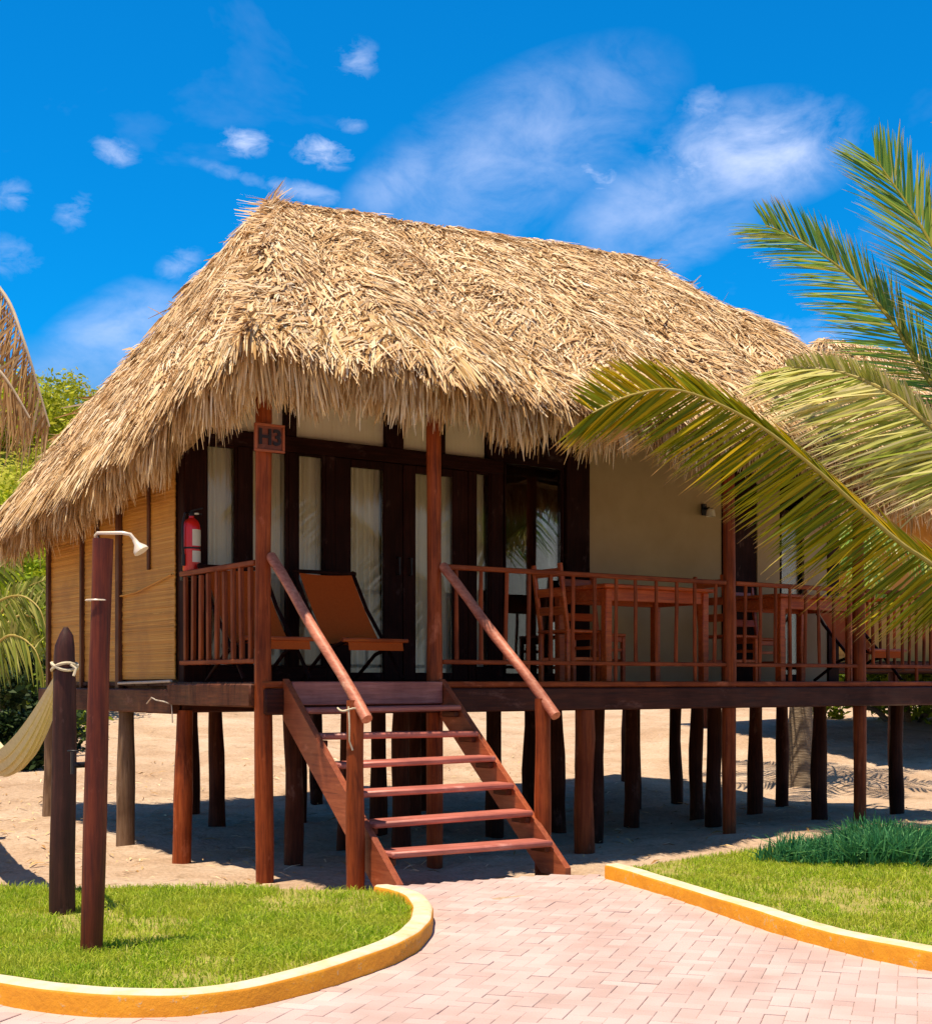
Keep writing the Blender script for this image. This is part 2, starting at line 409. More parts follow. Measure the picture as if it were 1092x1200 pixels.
gm = t.nodes.new('ShaderNodeNewGeometry'); sx = t.nodes.new('ShaderNodeSeparateXYZ'); t.links.new(gm.outputs['Position'], sx.inputs[0])
hi = ramp(t, tmath(t, 'ADD', tmath(t, 'MULTIPLY', sx.outputs[2], .25), tmath(t, 'MULTIPLY', tmath(t, 'SUBTRACT', n3, .5), .5)), [(.42, (0, 0, 0)), (.6, (1, 1, 1))])
c = mixc(t, c, ramp(t, n1, [(.35, (.22, .22, .022)), (.65, (.36, .36, .05))]), hi)
t.links.new(c, b.inputs['Base Color']); b.inputs['Roughness'].default_value = .95; b.inputs['Specular IOR Level'].default_value = .1
n4 = tnoise(t, 3.2, 3, .5); bump(t, b, tmath(t, 'ADD', tmath(t, 'ADD', n2, tmath(t, 'MULTIPLY', n3, 2.0)), tmath(t, 'MULTIPLY', n4, 3.5)), .8, .035)
me.materials.append(m)
link('sand_ground', me, kind='structure')

kerbL = smooth_line([(-5.2, 9.0), (-3.6, 7.3), (-2.45, 5.98), (-1.85, 5.50), (-1.45, 5.31), (-1.02, 5.33), (-.68, 5.64), (-.33, 6.28), (-.19, 6.8), (-.175, 7.35), (-.26, 7.85), (-.44, 8.15)], 8)
kerbR = smooth_line([(.90, 9.02), (1.05, 8.66), (1.26, 8.10), (1.41, 7.55), (1.546, 7.13), (1.68, 6.78), (1.81, 6.50), (2.05, 6.13), (2.6, 5.4), (3.3, 4.6), (4.2, 3.6)], 8)
lawnL_poly = [tuple(p) for p in kerbL] + [(-.62, 8.22), (-1.3, 8.28), (-2.4, 8.32), (-4, 8.6)]
lawnR_poly = [tuple(p) for p in kerbR] + [(9, 3.6), (9, 12), (4.6, 11.9), (3.3, 11.2), (2.5, 10.55), (1.9, 9.95), (1.4, 9.55)]
# paved path: bed sheet, then every paver a piece of its own
path_poly = [tuple(p) for p in kerbL[::-1]] + [(-6, 8.5), (-6, 2.2), (5.2, 2.2)] + [tuple(p) for p in kerbR[::-1]] + [(.75, 9.12), (.45, 9.12), (-.42, 8.62)]
def fill(poly, z):
    bm = bmesh.new(); vs = [bm.verts.new((x, y, z)) for x, y in poly]
    f = bm.faces.new(vs); bmesh.ops.triangulate(bm, faces=[f]); 
    for f in bm.faces:
        if f.normal.z < 0: f.normal_flip()
    return bm
def bm_obj(name, bm, mt, **kw):
    me = bpy.data.meshes.new(name); bm.to_mesh(me); bm.free(); me.materials.append(mt); return link(name, me, **kw)
m_bed = two_tone('path_joint_sand', (.40, .31, .27), (.48, .385, .34), 30, rough=.95)
path = bm_obj('paved_path', fill(path_poly, -.005), m_bed, kind='structure')
m, t, b = mat_base('pink_concrete_paver')
oi = t.nodes.new('ShaderNodeObjectInfo')
rnd = tmath(t, 'FRACT', tmath(t, 'ADD', oi.outputs['Random'], island(t)), 0)
c = ramp(t, rnd, [(0, (.46, .335, .305)), (.3, (.50, .37, .34)), (.6, (.52, .405, .375)), (.8, (.49, .345, .315)), (1, (.54, .43, .40))])
ng = tnoise(t, 1.3, 4, .6, coord='Object'); n2 = tnoise(t, 150, 3, .7); 
geo = t.nodes.new('ShaderNodeNewGeometry'); nw = t.nodes.new('ShaderNodeTexNoise'); nw.inputs['Scale'].default_value = 2.2; nw.inputs['Detail'].default_value = 6
t.links.new(geo.outputs['Position'], nw.inputs['Vector'])
c = mixc(t, c, ramp(t, nw.outputs['Fac'], [(.3, (.86, .81, .78)), (.5, (1.0, .98, .97)), (.68, (1.06, 1.07, 1.07))]), 1.0, 'MULTIPLY')
c = mixc(t, c, ramp(t, n2, [(.3, (.86, .86, .86)), (.6, (1.04, 1.04, 1.04))]), .8, 'MULTIPLY')
t.links.new(c, b.inputs['Base Color']); b.inputs['Roughness'].default_value = .85; b.inputs['Specular IOR Level'].default_value = .2
bump(t, b, n2, .4, .004)
M['paver'] = m
def paver_box(mb, T=None, dz=0):
    x, y = .0793, .0393; ch = .0022; vs = []
    for (a, bb, z) in ((x, y, -.05), (x, y, -ch), (x-ch, y-ch, 0)):
        vs += [(-a, -bb, z), (a, -bb, z), (a, bb, z), (-a, bb, z)]
    fs = [(0+i, (i+1) % 4, 4+(i+1) % 4, 4+i) for i in range(4)] + [(4+i, 4+(i+1) % 4, 8+(i+1) % 4, 8+i) for i in range(4)] + [(8, 9, 10, 11)]
    if T is not None: vs = [T @ Vector(v) for v in vs]
    mb.add(vs, fs)
pv = MB(); paver_box(pv); pav_me = pv.mesh('paver', M['paver'], False)
PR = R(-18); pc, ps = math.cos(PR), math.sin(PR)
cells = []
for iy in range(-10, 150):
    for ix in range(-120, 140):
        r = (ix-iy) % 4
        if r == 0: cx, cy, rot = ix+1, iy+.5, 0
        elif r == 3: cx, cy, rot = ix+.5, iy+1, 90
        else: continue
        x, y = cx*.08, cy*.08
        X, Y = pc*x-ps*y, ps*x+pc*y
        if 2.3 < Y < 9.4 and -5.5 < X < 5: cells.append((X, Y, rot))
ca = np.array([(a, b_) for a, b_, _ in cells])
inside = in_poly(ca[:, 0], ca[:, 1], path_poly)
for k in range(8):
    th = k*math.pi/4; inside |= in_poly(ca[:, 0]+.09*math.cos(th), ca[:, 1]+.09*math.sin(th), path_poly)
cells = [c_ for c_, i_ in zip(cells, inside) if i_]
def vis(c_): return abs(c_[0]/c_[1]) < .345 and c_[1] > 5.12
near = sorted([c_ for c_ in cells if vis(c_)], key=lambda c_: c_[1])[:300]
ns = set(near); rest = MB()
for c_ in cells:
    dz = random.gauss(0, .0012); rz = PR+R(c_[2])+random.gauss(0, .006)
    T = Matrix.Translation((c_[0], c_[1], dz)) @ Matrix.Rotation(rz, 4, 'Z') @ Matrix.Rotation(random.gauss(0, .006), 4, 'X') @ Matrix.Rotation(random.gauss(0, .004), 4, 'Y')
    if c_ in ns:
        o = link('paver', pav_me, path); o.matrix_local = T
    else: paver_box(rest, T)
part('paver_field', rest, M['paver'], path, smooth=False, kind='stuff')

# kerbs
m, t, b = mat_base('yellow_kerb_paint')
n = tnoise(t, 7, 6, .65); n2 = tnoise(t, 40, 5, .7)
c = ramp(t, n, [(.28, (.56, .205, .002)), (.5, (.68, .265, .003)), (.72, (.76, .325, .006))])
c = mixc(t, c, (.50, .36, .2), ramp(t, tmath(t, 'ADD', n2, tmath(t, 'MULTIPLY', tmath(t, 'SUBTRACT', n, .5), .6)), [(.62, (0, 0, 0)), (.70, (.8, .8, .8))]))
t.links.new(c, b.inputs['Base Color']); b.inputs['Roughness'].default_value = .7; bump(t, b, n2, .5, .01); M['kerb'] = m
m, t, b = mat_base('cream_kerb_top')  # paler cream colour for the kerb's upper faces
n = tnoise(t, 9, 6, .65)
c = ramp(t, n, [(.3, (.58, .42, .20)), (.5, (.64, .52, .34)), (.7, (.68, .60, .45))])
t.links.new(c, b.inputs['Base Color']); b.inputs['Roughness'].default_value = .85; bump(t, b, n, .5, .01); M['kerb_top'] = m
def kerb(line, side, name='kerb'):
    mb = MB(); n = len(line)
    tan = np.gradient(line, axis=0); tan = tan/np.linalg.norm(tan, axis=1)[:, None]
    nor = np.stack([-tan[:, 1], tan[:, 0]], 1)*side     # towards the lawn
    prof = [(0, -.12), (0, .072), (.006, .083), (.02, .090), (.09, .092), (.105, .084), (.112, .07), (.112, -.12)]
    vs = []
    for i in range(n):
        w = .005*math.sin(i*.31)+.002*math.sin(i*1.1); hgt = .005*math.sin(i*.23+1)
        for (d, z) in prof:
            p = line[i]+nor[i]*(d+w); vs.append((p[0], p[1], z+(hgt if z > 0 else 0)))
    k = len(prof)
    for i in range(n-1):
        for j in range(k-1):
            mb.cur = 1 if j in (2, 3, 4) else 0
            qd = (i*k+j, (i+1)*k+j, (i+1)*k+j+1, i*k+j+1)
            mb.f.append(qd if side > 0 else qd[::-1]); mb.mi.append(mb.cur)
    mb.v = vs
    mb.f.append(tuple(range(k))); mb.mi.append(0); mb.f.append(tuple(range((n-1)*k, n*k))); mb.mi.append(0)
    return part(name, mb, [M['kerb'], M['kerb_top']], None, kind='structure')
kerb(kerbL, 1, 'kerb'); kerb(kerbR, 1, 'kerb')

m_soil = two_tone('lawn_soil', (.20, .20, .03), (.36, .29, .10), 12, rough=.95)
def lawn(poly, z, name):
    bm = fill(poly, z)
    bmesh.ops.subdivide_edges(bm, edges=bm.edges[:], cuts=3, use_grid_fill=True)
    o = bm_obj(name, bm, m_soil, kind='structure'); return o
LZ = .045

grass_m = leaf_mat('lawn_grass', [(0, (.20, .34, .012)), (.35, (.32, .47, .018)), (.6, (.42, .54, .03)), (.8, (.52, .58, .06)), (1, (.58, .56, .16))], None, trans=.4, patch=((.48, .50, .05), 2.6, .55))
def grass(poly, n, name, hmin, hmax, dens=None, mat=grass_m, z=LZ, w=.0055, lean=.65):
    P = np.array(poly); lo = P.min(0); hi = P.max(0)
    x = rng.uniform(lo[0], hi[0], n); y = rng.uniform(lo[1], hi[1], n)
    k = in_poly(x, y, poly)
    if dens is not None: k &= rng.uniform(0, 1, n) < dens(x, y)
    x, y = x[k], y[k]; n = len(x)
    h = rng.uniform(hmin, hmax, n)*(1+.35*np.sin(x*5+y*3)*np.cos(y*4-x))
    a = rng.uniform(0, 2*math.pi, n); ln = np.abs(rng.normal(0, lean, n))
    d = np.stack([np.cos(a)*ln, np.sin(a)*ln, np.ones(n)], 1)
    b0 = np.stack([x, y, np.full(n, z) if np.isscalar(z) else z(x, y)], 1)
    pts = np.stack([b0, b0+d*h[:, None]*.55, b0+d*h[:, None]+np.stack([np.cos(a), np.sin(a), -.5*np.ones(n)], 1)*(h*ln*.5)[:, None]], 1)
    b2 = rng.uniform(0, math.pi, n); sd_ = np.stack([np.cos(b2), np.sin(b2), np.zeros(n)], 1)
    wd = np.stack([np.ones(n), .8*np.ones(n), .15*np.ones(n)], 1)*(w*rng.uniform(.6, 1.4, n))[:, None]
    return strips(name, pts, sd_, wd, mat, kind='stuff')
def inset(line, d):
    tn = np.gradient(line, axis=0); tn = tn/np.linalg.norm(tn, axis=1)[:, None]
    return [tuple(p) for p in line+np.stack([-tn[:, 1], tn[:, 0]], 1)*d]
lawn(inset(kerbL, .05) + lawnL_poly[len(kerbL):], LZ, 'lawn'); lawn(inset(kerbR, .05) + lawnR_poly[len(kerbR):], LZ, 'lawn')
grassL_poly = inset(kerbL, .118) + lawnL_poly[len(kerbL):]; grassR_poly = inset(kerbR, .118) + lawnR_poly[len(kerbR):]
grass(grassL_poly, 230000, 'lawn_grass', .018, .050, lambda x, y: ((np.abs(x/y) < .60)*1.0)*np.clip(.75+.8*np.sin(x*3.1+1)*np.sin(y*2.7+x)+.5*np.sin(x*9+y*7)*np.sin(y*8-x*5), .18, 1)*np.clip((8.5-y+.15*np.sin(x*9))/.5, .12, 1))
rp = [p for p in lawnR_poly if p[0] < 5.2] 
grass(grassR_poly, 460000, 'lawn_grass', .018, .045, lambda x, y: ((np.abs(x/y) < .60)*1.0)*np.clip(.75+.8*np.sin(x*3.1+1)*np.sin(y*2.7+x)+.5*np.sin(x*9+y*7)*np.sin(y*8-x*5), .2, 1))
# sparse tufts fraying into the sand
fr = [(-4, 8.2), (-.7, 8.0), (-.8, 8.5), (-1.6, 8.9), (-4, 9.4)]
grass(fr, 9000, 'sparse_grass', .02, .05, lambda x, y: np.clip((9.1-y)/1.2, 0, 1)*.6, z=lambda x, y: np.maximum(ground_z(x, y), -.2))
# blue-green ground cover at the right
gc_m = leaf_mat('ground_cover_leaf', [(0, (.022, .11, .045)), (.4, (.04, .19, .07)), (.75, (.08, .27, .09)), (1, (.16, .36, .11))], None, trans=.25)
gc_poly = [(1.95, 9.45), (2.7, 9.25), (3.6, 9.2), (5.6, 9.5), (5.6, 11.0), (3.9, 10.7), (3.1, 10.4), (2.4, 10.0)]
grass(gc_poly, 60000, 'ground_cover_plants', .09, .25, lambda x, y: np.clip(.25+np.clip((x-2.0)/.8, 0, 1), 0, 1)*np.clip((y-9.2)/.35+.25, 0, 1), gc_m, .0, .016, .55)

# ------------------------------------------------------------------ the hut
hut = thing('thatched_hut', 'nearest thatched hut on stilts with wooden veranda and front steps', 'hut', None, HO, TH)
DZ = 1.28
HW, HD = 8.0, 4.72
# --- roof
thatch_stops = [(0, (.14, .065, .02)), (.10, (.32, .17, .06)), (.24, (.64, .41, .20)), (.6, (.80, .57, .33)), (.86, (.87, .69, .45)), (1, (.88, .77, .58))]
thatch_m = leaf_mat('dry_thatch', thatch_stops, None, trans=.12, rough=.75, patch=((.50, .30, .12), 1.3, .35))
fringe_m = leaf_mat('hanging_thatch', [(0, (.24, .115, .035)), (.25, (.46, .27, .10)), (.6, (.74, .51, .25)), (1, (.86, .70, .45))], None, trans=.15, rough=.75)
m_rb, t, b = mat_base('matted_thatch')
n = tnoise(t, 14, 7, .7, (1, 1, .5)); c = ramp(t, n, [(.3, (.16, .085, .035)), (.55, (.40, .25, .12)), (.75, (.56, .38, .20))]); t.links.new(c, b.inputs['Base Color']); b.inputs['Roughness'].default_value = .9; bump(t, b, n, .9, .05)

def lerp(a, b, t): return a+(b-a)*t
class Roof:
    """hipped thatch surface over an eave rectangle; faces: front, left, right, back"""
    def __init__(s, x0, x1, y0, y1, rl, rr, zf, zb, zmidf=None):
        s.x0, s.x1, s.y0, s.y1 = x0, x1, y0, y1; s.rl = np.array(rl); s.rr = np.array(rr); s.zf, s.zb = zf, zb
    def eave(s, face, u):
        u = np.asarray(u, float)
        if face == 'front': x = lerp(s.x0, s.x1, u); y = np.full_like(u, s.y0); z = s.zf + .07*np.clip((.35-u)/.35, 0, 1) - .10*np.clip((u-.7)/.3, 0, 1)**2
        elif face == 'back': x = lerp(s.x1, s.x0, u); y = np.full_like(u, s.y1); z = s.zb + 0*u
        elif face == 'left': y = lerp(s.y1, s.y0, u); x = np.full_like(u, s.x0); z = lerp(s.zb, s.zf+.07, u**1.7) 
        else: y = lerp(s.y0, s.y1, u); x = np.full_like(u, s.x1); z = lerp(s.zf-.10, s.zb, u)
        wv = .03*np.sin(x*3.1+y*4.3)+.025*np.sin(x*7.7-y*5.1)
        return np.stack([x, y, z+wv], -1)
    def ridge(s, face, u):
        u = np.asarray(u, float)[..., None]
        if face == 'front': p = lerp(s.rl, s.rr, u)
        elif face == 'back': p = lerp(s.rr, s.rl, u)
        elif face == 'left': p = s.rl + 0*u
        else: p = s.rr + 0*u
        return p
    def at(s, face, u, r):
        u = np.asarray(u, float); r = np.asarray(r, float)
        e = s.eave(face, u); g = s.ridge(face, u)
        p = lerp(g, e, r[..., None])
        hb = {'front': .15, 'back': .05, 'left': .06, 'right': .0}[face]
        p[..., 2] += hb*np.sin(np.pi*np.clip(r, 0, 1)**1.2)
        # rounded ridge and hips, lumps
        lump = .045*np.sin(p[..., 0]*2.3+p[..., 1]*1.1)*np.sin(p[..., 2]*2.9+p[..., 0]*.7)+.03*np.sin(p[..., 0]*5.3-p[..., 2]*4.1)
        p[..., 2] += lump*np.sin(np.pi*np.clip(r, .02, .98))
        p[..., 2] -= .06*np.exp(-(r/.05)**2)
        return p
    def frame(s, face, u, r):
        e = .01
        p = s.at(face, u, r); du = s.at(face, u+e, r)-s.at(face, u-e, r); dr = s.at(face, u, r+e)-s.at(face, u, r-e)
        dn = unit(dr); n = unit(np.cross(dr, du)); n = np.where(n[..., 2:3] < 0, -n, n); sdv = unit(np.cross(n, dn))
        return p, dn, sdv, n
def build_roof(rf, parent, dens, faces, fringe_n, scale=1.0):
    mb = MB()
    for face in ('front', 'left', 'right', 'back'):
        nu, nr = (40, 24)
        U, Q = np.meshgrid(np.linspace(0, 1, nu+1), np.linspace(0, 1, nr+1), indexing='ij')
        A = rf.at(face, U, Q); 
        mb.grid(lambda a, b_: A[int(round(a*nu)), int(round(b_*nr))], nu, nr)
        E = rf.at(face, np.linspace(0, 1, nu+1), np.ones(nu+1)); E2 = E.copy(); E2[:, 2] -= .14
        cen = np.array([(rf.x0+rf.x1)/2, (rf.y0+rf.y1)/2, 0])
        inn = E2 + (cen-E2)*np.array([.09, .14, 0])
        rows = [E, E2, inn]
        mb.grid(lambda a, b_: rows[int(round(b_*2))][int(round(a*nu))], nu, 2)
        # inner underside
        G = rf.at(face, U, Q); G = G - np.array([0, 0, .25]); G[:, -1, :] = inn
        mb.grid(lambda a, b_: G[int(round(a*nu)), int(round(b_*nr))], nu, nr)
    roof = part('roof', mb, m_rb, parent)
    PT, SD, WD = [], [], []
    for face, n in faces:
        u = rng.uniform(0, 1, n); r = rng.uniform(0, 1, n)
        if face in ('left', 'right'):
            r = np.sqrt(r)
        else: r = rng.uniform(0, 1, n)**.9
        p, dn, sv, nr = rf.frame(face, u, r)
        big = np.sin(p[:, 0]*1.9+p[:, 2]*2.7)*np.cos(p[:, 1]*2.3-p[:, 2]*1.7)
        ang = rng.normal(0, .50, n)+.55*big
        d = dn*np.cos(ang)[:, None]+sv*np.sin(ang)[:, None]
        s2 = unit(np.cross(nr, d)); tw = rng.normal(0, .5, n); s2 = unit(s2+nr*tw[:, None]*.6)
        ln = rng.uniform(.13, .42, n)*scale
        base = p+nr*rng.uniform(-.01, .03, n)[:, None]
        lift = rng.uniform(-.01, .075, n)*scale
        mid = base+d*(ln*.5)[:, None]+nr*(lift*.8)[:, None]
        end = base+d*ln[:, None]+nr*lift[:, None]
        end[:, 2] -= .02*scale
        PT.append(np.stack([base, mid, end], 1)); SD.append(s2)
        w = (.006+.018*rng.uniform(0, 1, n)**1.6+np.where(rng.uniform(0, 1, n) < .22, rng.uniform(.006, .022, n), 0))*scale; WD.append(np.stack([w*.7, w, w*.3], 1))
    strips('thatch', np.concatenate(PT), np.concatenate(SD), np.concatenate(WD), thatch_m, roof, kind='stuff')
    # hanging fringe along the eaves
    PT, SD, WD = [], [], []
    for face, n in fringe_n:
        u = rng.uniform(-.004, 1.004, n); layer = rng.integers(0, 4, n)
        r = np.select([layer == 0, layer == 1, layer == 2], [rng.uniform(.89, .985, n), rng.uniform(.92, 1.0, n), rng.uniform(.80, .95, n)], rng.uniform(.95, 1.0, n))
        p, dn, sv, nr = rf.frame(face, u, r)
        clump = np.sin(u*rf_len(rf, face)*6.5)+.7*np.sin(u*rf_len(rf, face)*15.1+1.3)+.5*np.sin(u*rf_len(rf, face)*37)
        ln = (rng.uniform(.30, .55, n)+.06*clump)*scale*np.select([layer == 2, layer == 0], [.62, .8], 1.0)
        inner = layer == 3
        base = p+nr*np.where(inner, rng.uniform(-.10, -.02, n), rng.uniform(0, .05, n))[:, None]
        out_h = dn.copy(); out_h[:, 2] = 0; out_h = unit(out_h)
        down = np.array([0, 0, -1.0])
        sway = rng.normal(0, .13, n)+.10*np.sin(u*rf_len(rf, face)*4.1)
        k = 5; pts = [base]; cur = base; d0 = unit(dn+sv*sway[:, None]+nr*.12)
        for i in range(1, k):
            f = np.where((layer == 0) | (layer == 2), min(1, i/(k-1)*.62), min(1, i/(k-1)*1.25))[:, None]
            d = unit(d0*(1-f)+ (down+out_h*np.where(inner, rng.normal(-.1, .22, n), rng.normal(.10, .10, n))[:, None]+sv*sway[:, None]*1.2)*f)
            cur = cur+d*(ln/(k-1))[:, None]; pts.append(cur)
        PT.append(np.stack(pts, 1)); s2 = unit(sv+out_h*rng.normal(0, .5, n)[:, None]); SD.append(s2)
        w = (.006+.022*rng.uniform(0, 1, n)**1.5)*scale; WD.append(np.stack([w*.6, w, w, w*.8, w*.2], 1))
    # broad sunlit tufts that flare out above the fringe
    for face, n in fringe_n:
        nt_ = n//45; m_ = 16
        u0 = np.repeat(rng.uniform(0, 1, nt_), m_); r0 = np.repeat(rng.uniform(.90, .985, nt_), m_)
        L_ = rf_len(rf, face)
        u = u0+rng.normal(0, .035, nt_*m_)/L_; r = np.clip(r0+rng.normal(0, .006, nt_*m_), 0, 1)
        p, dn, sv, nr = rf.frame(face, u, r)
        out_h = dn.copy(); out_h[:, 2] = 0; out_h = unit(out_h); down = np.array([0, 0, -1.0])
        sway = np.repeat(rng.normal(0, .22, nt_), m_)+rng.normal(0, .06, nt_*m_)
        steep = np.repeat(rng.uniform(.25, .85, nt_), m_)
        ln = np.repeat(rng.uniform(.26, .50, nt_), m_)*rng.uniform(.8, 1.1, nt_*m_)*scale
        base = p+nr*rng.uniform(.02, .07, nt_*m_)[:, None]
        d0 = unit(dn+nr*.10+sv*sway[:, None]); pts = [base]; cur = base
        for i in range(1, 5):
            f = (steep*i/4)[:, None]
            cur = cur+unit(d0*(1-f)+(down+out_h*.35+sv*sway[:, None])*f)*(ln/4)[:, None]; pts.append(cur)
        PT.append(np.stack(pts, 1)); SD.append(unit(sv+nr*rng.normal(0, .25, nt_*m_)[:, None]))
        w = rng.uniform(.012, .030, nt_*m_)*scale; WD.append(np.stack([w*.6, w, w, w*.8, w*.25], 1))
    strips('fringe', np.concatenate(PT), np.concatenate(SD), np.concatenate(WD), fringe_m, roof, kind='stuff')
    return roof
def rf_len(rf, face): return (rf.x1-rf.x0) if face in ('front', 'back') else (rf.y1-rf.y0)
rf = Roof(-.33, 7.5, -.42, 5.15, (1.6, 3.0, 5.90), (6.0, 3.0, 6.20), 3.58, 2.92)
build_roof(rf, hut, 1, [('front', 128000), ('left', 54000), ('right', 7000), ('back', 4000)], [('front', 20000), ('left', 16000), ('right', 3000), ('back', 2500)])

# --- posts and piles
def gz(x, y):
    p = H(x, y); return float(ground_z(p.x, p.y))
for x in (0, 1.47, 4.70, 6.51):
    part('veranda_post', MB().log((x, 0, gz(x, 0)-.2), (x, .02, 3.62), .066, .056, 14, 9, .012), M['post'], hut)
for x in (2.985,):
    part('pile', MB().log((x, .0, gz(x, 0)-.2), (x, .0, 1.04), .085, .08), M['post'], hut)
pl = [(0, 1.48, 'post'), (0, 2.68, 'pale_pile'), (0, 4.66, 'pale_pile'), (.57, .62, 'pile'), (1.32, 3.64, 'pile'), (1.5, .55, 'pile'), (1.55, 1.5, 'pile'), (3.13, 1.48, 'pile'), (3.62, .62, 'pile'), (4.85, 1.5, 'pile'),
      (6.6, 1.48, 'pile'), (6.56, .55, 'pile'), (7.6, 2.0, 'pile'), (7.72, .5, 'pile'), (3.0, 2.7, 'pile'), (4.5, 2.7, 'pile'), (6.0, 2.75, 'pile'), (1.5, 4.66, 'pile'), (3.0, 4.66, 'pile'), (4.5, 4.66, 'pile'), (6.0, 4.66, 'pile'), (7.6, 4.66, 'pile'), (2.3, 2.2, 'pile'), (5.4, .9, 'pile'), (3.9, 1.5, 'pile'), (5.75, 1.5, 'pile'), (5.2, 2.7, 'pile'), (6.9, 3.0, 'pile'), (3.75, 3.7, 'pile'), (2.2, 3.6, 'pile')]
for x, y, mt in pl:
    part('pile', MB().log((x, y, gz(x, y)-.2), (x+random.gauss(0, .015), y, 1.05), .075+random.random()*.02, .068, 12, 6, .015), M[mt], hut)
# --- deck: planks, fascia, joists
for i in range(16):
    w = (HD+.0)/16
    part('deck_plank', MB().box((HW/2-.02, (i+.5)*w, DZ-.02), (HW+.04, w-.008, .036), None, .004), M['beam'], hut)
part('deck_edge', MB().box((HW/2+.02, -.035, DZ-.022), (HW+.12, .05, .05), None, .01), M['rail_x'], hut)
part('floor_beam', MB().box((HW/2+.02, -.03, DZ-.145), (HW+.1, .09, .19), None, .012), M['beam'], hut)
part('floor_beam', MB().box((HW/2, 1.48, DZ-.15), (HW, .09, .2), None, .012), M['beam'], hut)
part('floor_beam', MB().box((HW/2, 2.7, DZ-.15), (HW, .09, .2), None, .012), M['beam'], hut)
part('floor_beam', MB().box((HW/2, HD-.06, DZ-.15), (HW, .09, .2), None, .012), M['beam'], hut)
part('side_beam', MB().box((-.075, .78, DZ-.1), (.06, 1.5, .17), None, .012), M['beam_y'], hut)
part('side_beam', MB().box((-.05, 3.12, DZ-.16), (.09, 3.3, .2), None, .012), M['beam_y'], hut)
part('side_beam', MB().box((HW+.02, HD/2, DZ-.14), (.09, HD, .2), None, .012), M['beam_y'], hut)
for i in range(9):
    x = .5+i*.9; part('joist', MB().box((x, HD/2, DZ-.075), (.06, HD-.3, .07), None, .006), M['beam_y'], hut)
# --- eave beam and wall plate, rafters
part('eave_beam', MB().log((-.12, .03, 3.60), (HW-.3, .03, 3.50), .055, .055, 12, 10), M['beam'], hut)
part('wall_plate', MB().log((.25, 1.5, 3.9), (HW-.3, 1.5, 3.9), .06, .06, 12, 6), M['beam'], hut)
# --- stairs
st = link('stairs', None, hut); st.empty_display_size = .1
NT = 6; run = .222; rise = .183
for x in (.14, 1.50):
    a = Vector((x, -.05, DZ-.03)); b_ = Vector((x+(-.03 if x < 1 else .0), -1.56, -.02))
    sm = MB(); d = (b_-a).normalized()
    hw = .13
    # plank profile cut level at the ground and plumb at the top
    pr = [(-.06, DZ+.02), (-.06, DZ-.27), (-1.33, -.06), (-1.60, -.06), (-1.60, .0)]
    vs = [(x-.024, y, z) for y, z in pr]+[(x+.024, y, z) for y, z in pr]; n = len(pr)
    sm.add(vs, [tuple(range(n))[::-1], tuple(range(n, 2*n))]+[(i, (i+1) % n, n+(i+1) % n, n+i) for i in range(n)])
    part('stringer', sm, M['stringer'], st, smooth=False)
for i in range(1, NT+1):
    y = -run*i-.03; z = DZ-rise*i
    part('tread', MB().box((.82, y, z-.02), (1.31, .225, .042), Matrix.Rotation(random.gauss(0, .008), 3, 'Y'), .012), M['stair'], st)
    for x in (.19, 1.45):
        part('tread_bracket', MB().box((x, y+.01, z-.065), (.045, .17, .045), None, .006), M['beam_y'], st)
for x, lx in ((.0, .03), (1.49, 1.57)):
    part('newel_post', MB().log((lx, -1.23, -.22), (lx, -1.23, 1.16), .062, .056, 14, 6, .008), M['post'], st)
    mb = MB(); a = Vector((x+.035, -.03, 2.18)); b_ = Vector((lx, -1.38, 1.045))
    pts = [a.lerp(b_, k/8)+Vector((0, 0, .008*math.sin(k*1.3))) for k in range(9)]
    mb.tube(pts, [.038, .037, .036, .037, .039, .037, .036, .038, .037], 14, True, .04)
    part('handrail', mb, M['handrail'], st)
tie = MB()
tie.tube([(-.02+.07*math.cos(a), -1.23+.07*math.sin(a), 1.1+.01*math.sin(3*a)) for a in np.linspace(0, 6.28, 20)], .006, 6)
tie.tube([(-.05, -1.28, 1.12), (-.06, -1.31, 1.0), (-.05, -1.29, .9), (-.03, -1.30, .84)], .006, 6)
part('rope_tie', tie, M['rope'], st)
part('riser_board', MB().box((.82, -.095, DZ-.085), (1.3, .03, .17), None, .006), M['stair'], st)
# --- railings
def railing(x0, y0, x1, y1, n, flat=False, zt=.90, zb=.155, mt='rail_x'):
    r = link('railing', None, hut); r.empty_display_size = .1
    a = Vector((x0, y0, 0)); b_ = Vector((x1, y1, 0))
    up = Vector((0, 0, 1))
    part('top_rail', MB().bar(a+up*(DZ+zt), b_+up*(DZ+zt), .045, .04), M[mt], r)
    part('bottom_rail', MB().bar(a+up*(DZ+zb), b_+up*(DZ+zb), .045, .035), M[mt], r)
    d = (b_-a).normalized()
    for i in range(n):
        p = a.lerp(b_, (i+.6)/(n+.2))
        j = random.gauss(0, .012)
        if flat: m_ = MB().bar(p+up*(DZ+zb-.02), p+d*j+up*(DZ+zt-.03+.02*random.random()), .03, .048, d)
        else: m_ = MB().log(p+up*(DZ+.0 if i % 4 == 3 else DZ+zb-.01), p+d*j+up*(DZ+zt), .018, .016, 8, 3, .003)
        part('baluster', m_, M['post'], r)
railing(1.53, -.005, 4.64, -.005, 13)
railing(4.76, -.005, 6.45, -.005, 8)
railing(6.57, -.005, HW-.02, -.005, 6)
railing(-.03, .07, -.03, 1.40, 9, True, .86, .15, 'rail_y')
railing(HW-.02, .05, HW-.02, 1.4, 7, False, .9, .155, 'rail_y')
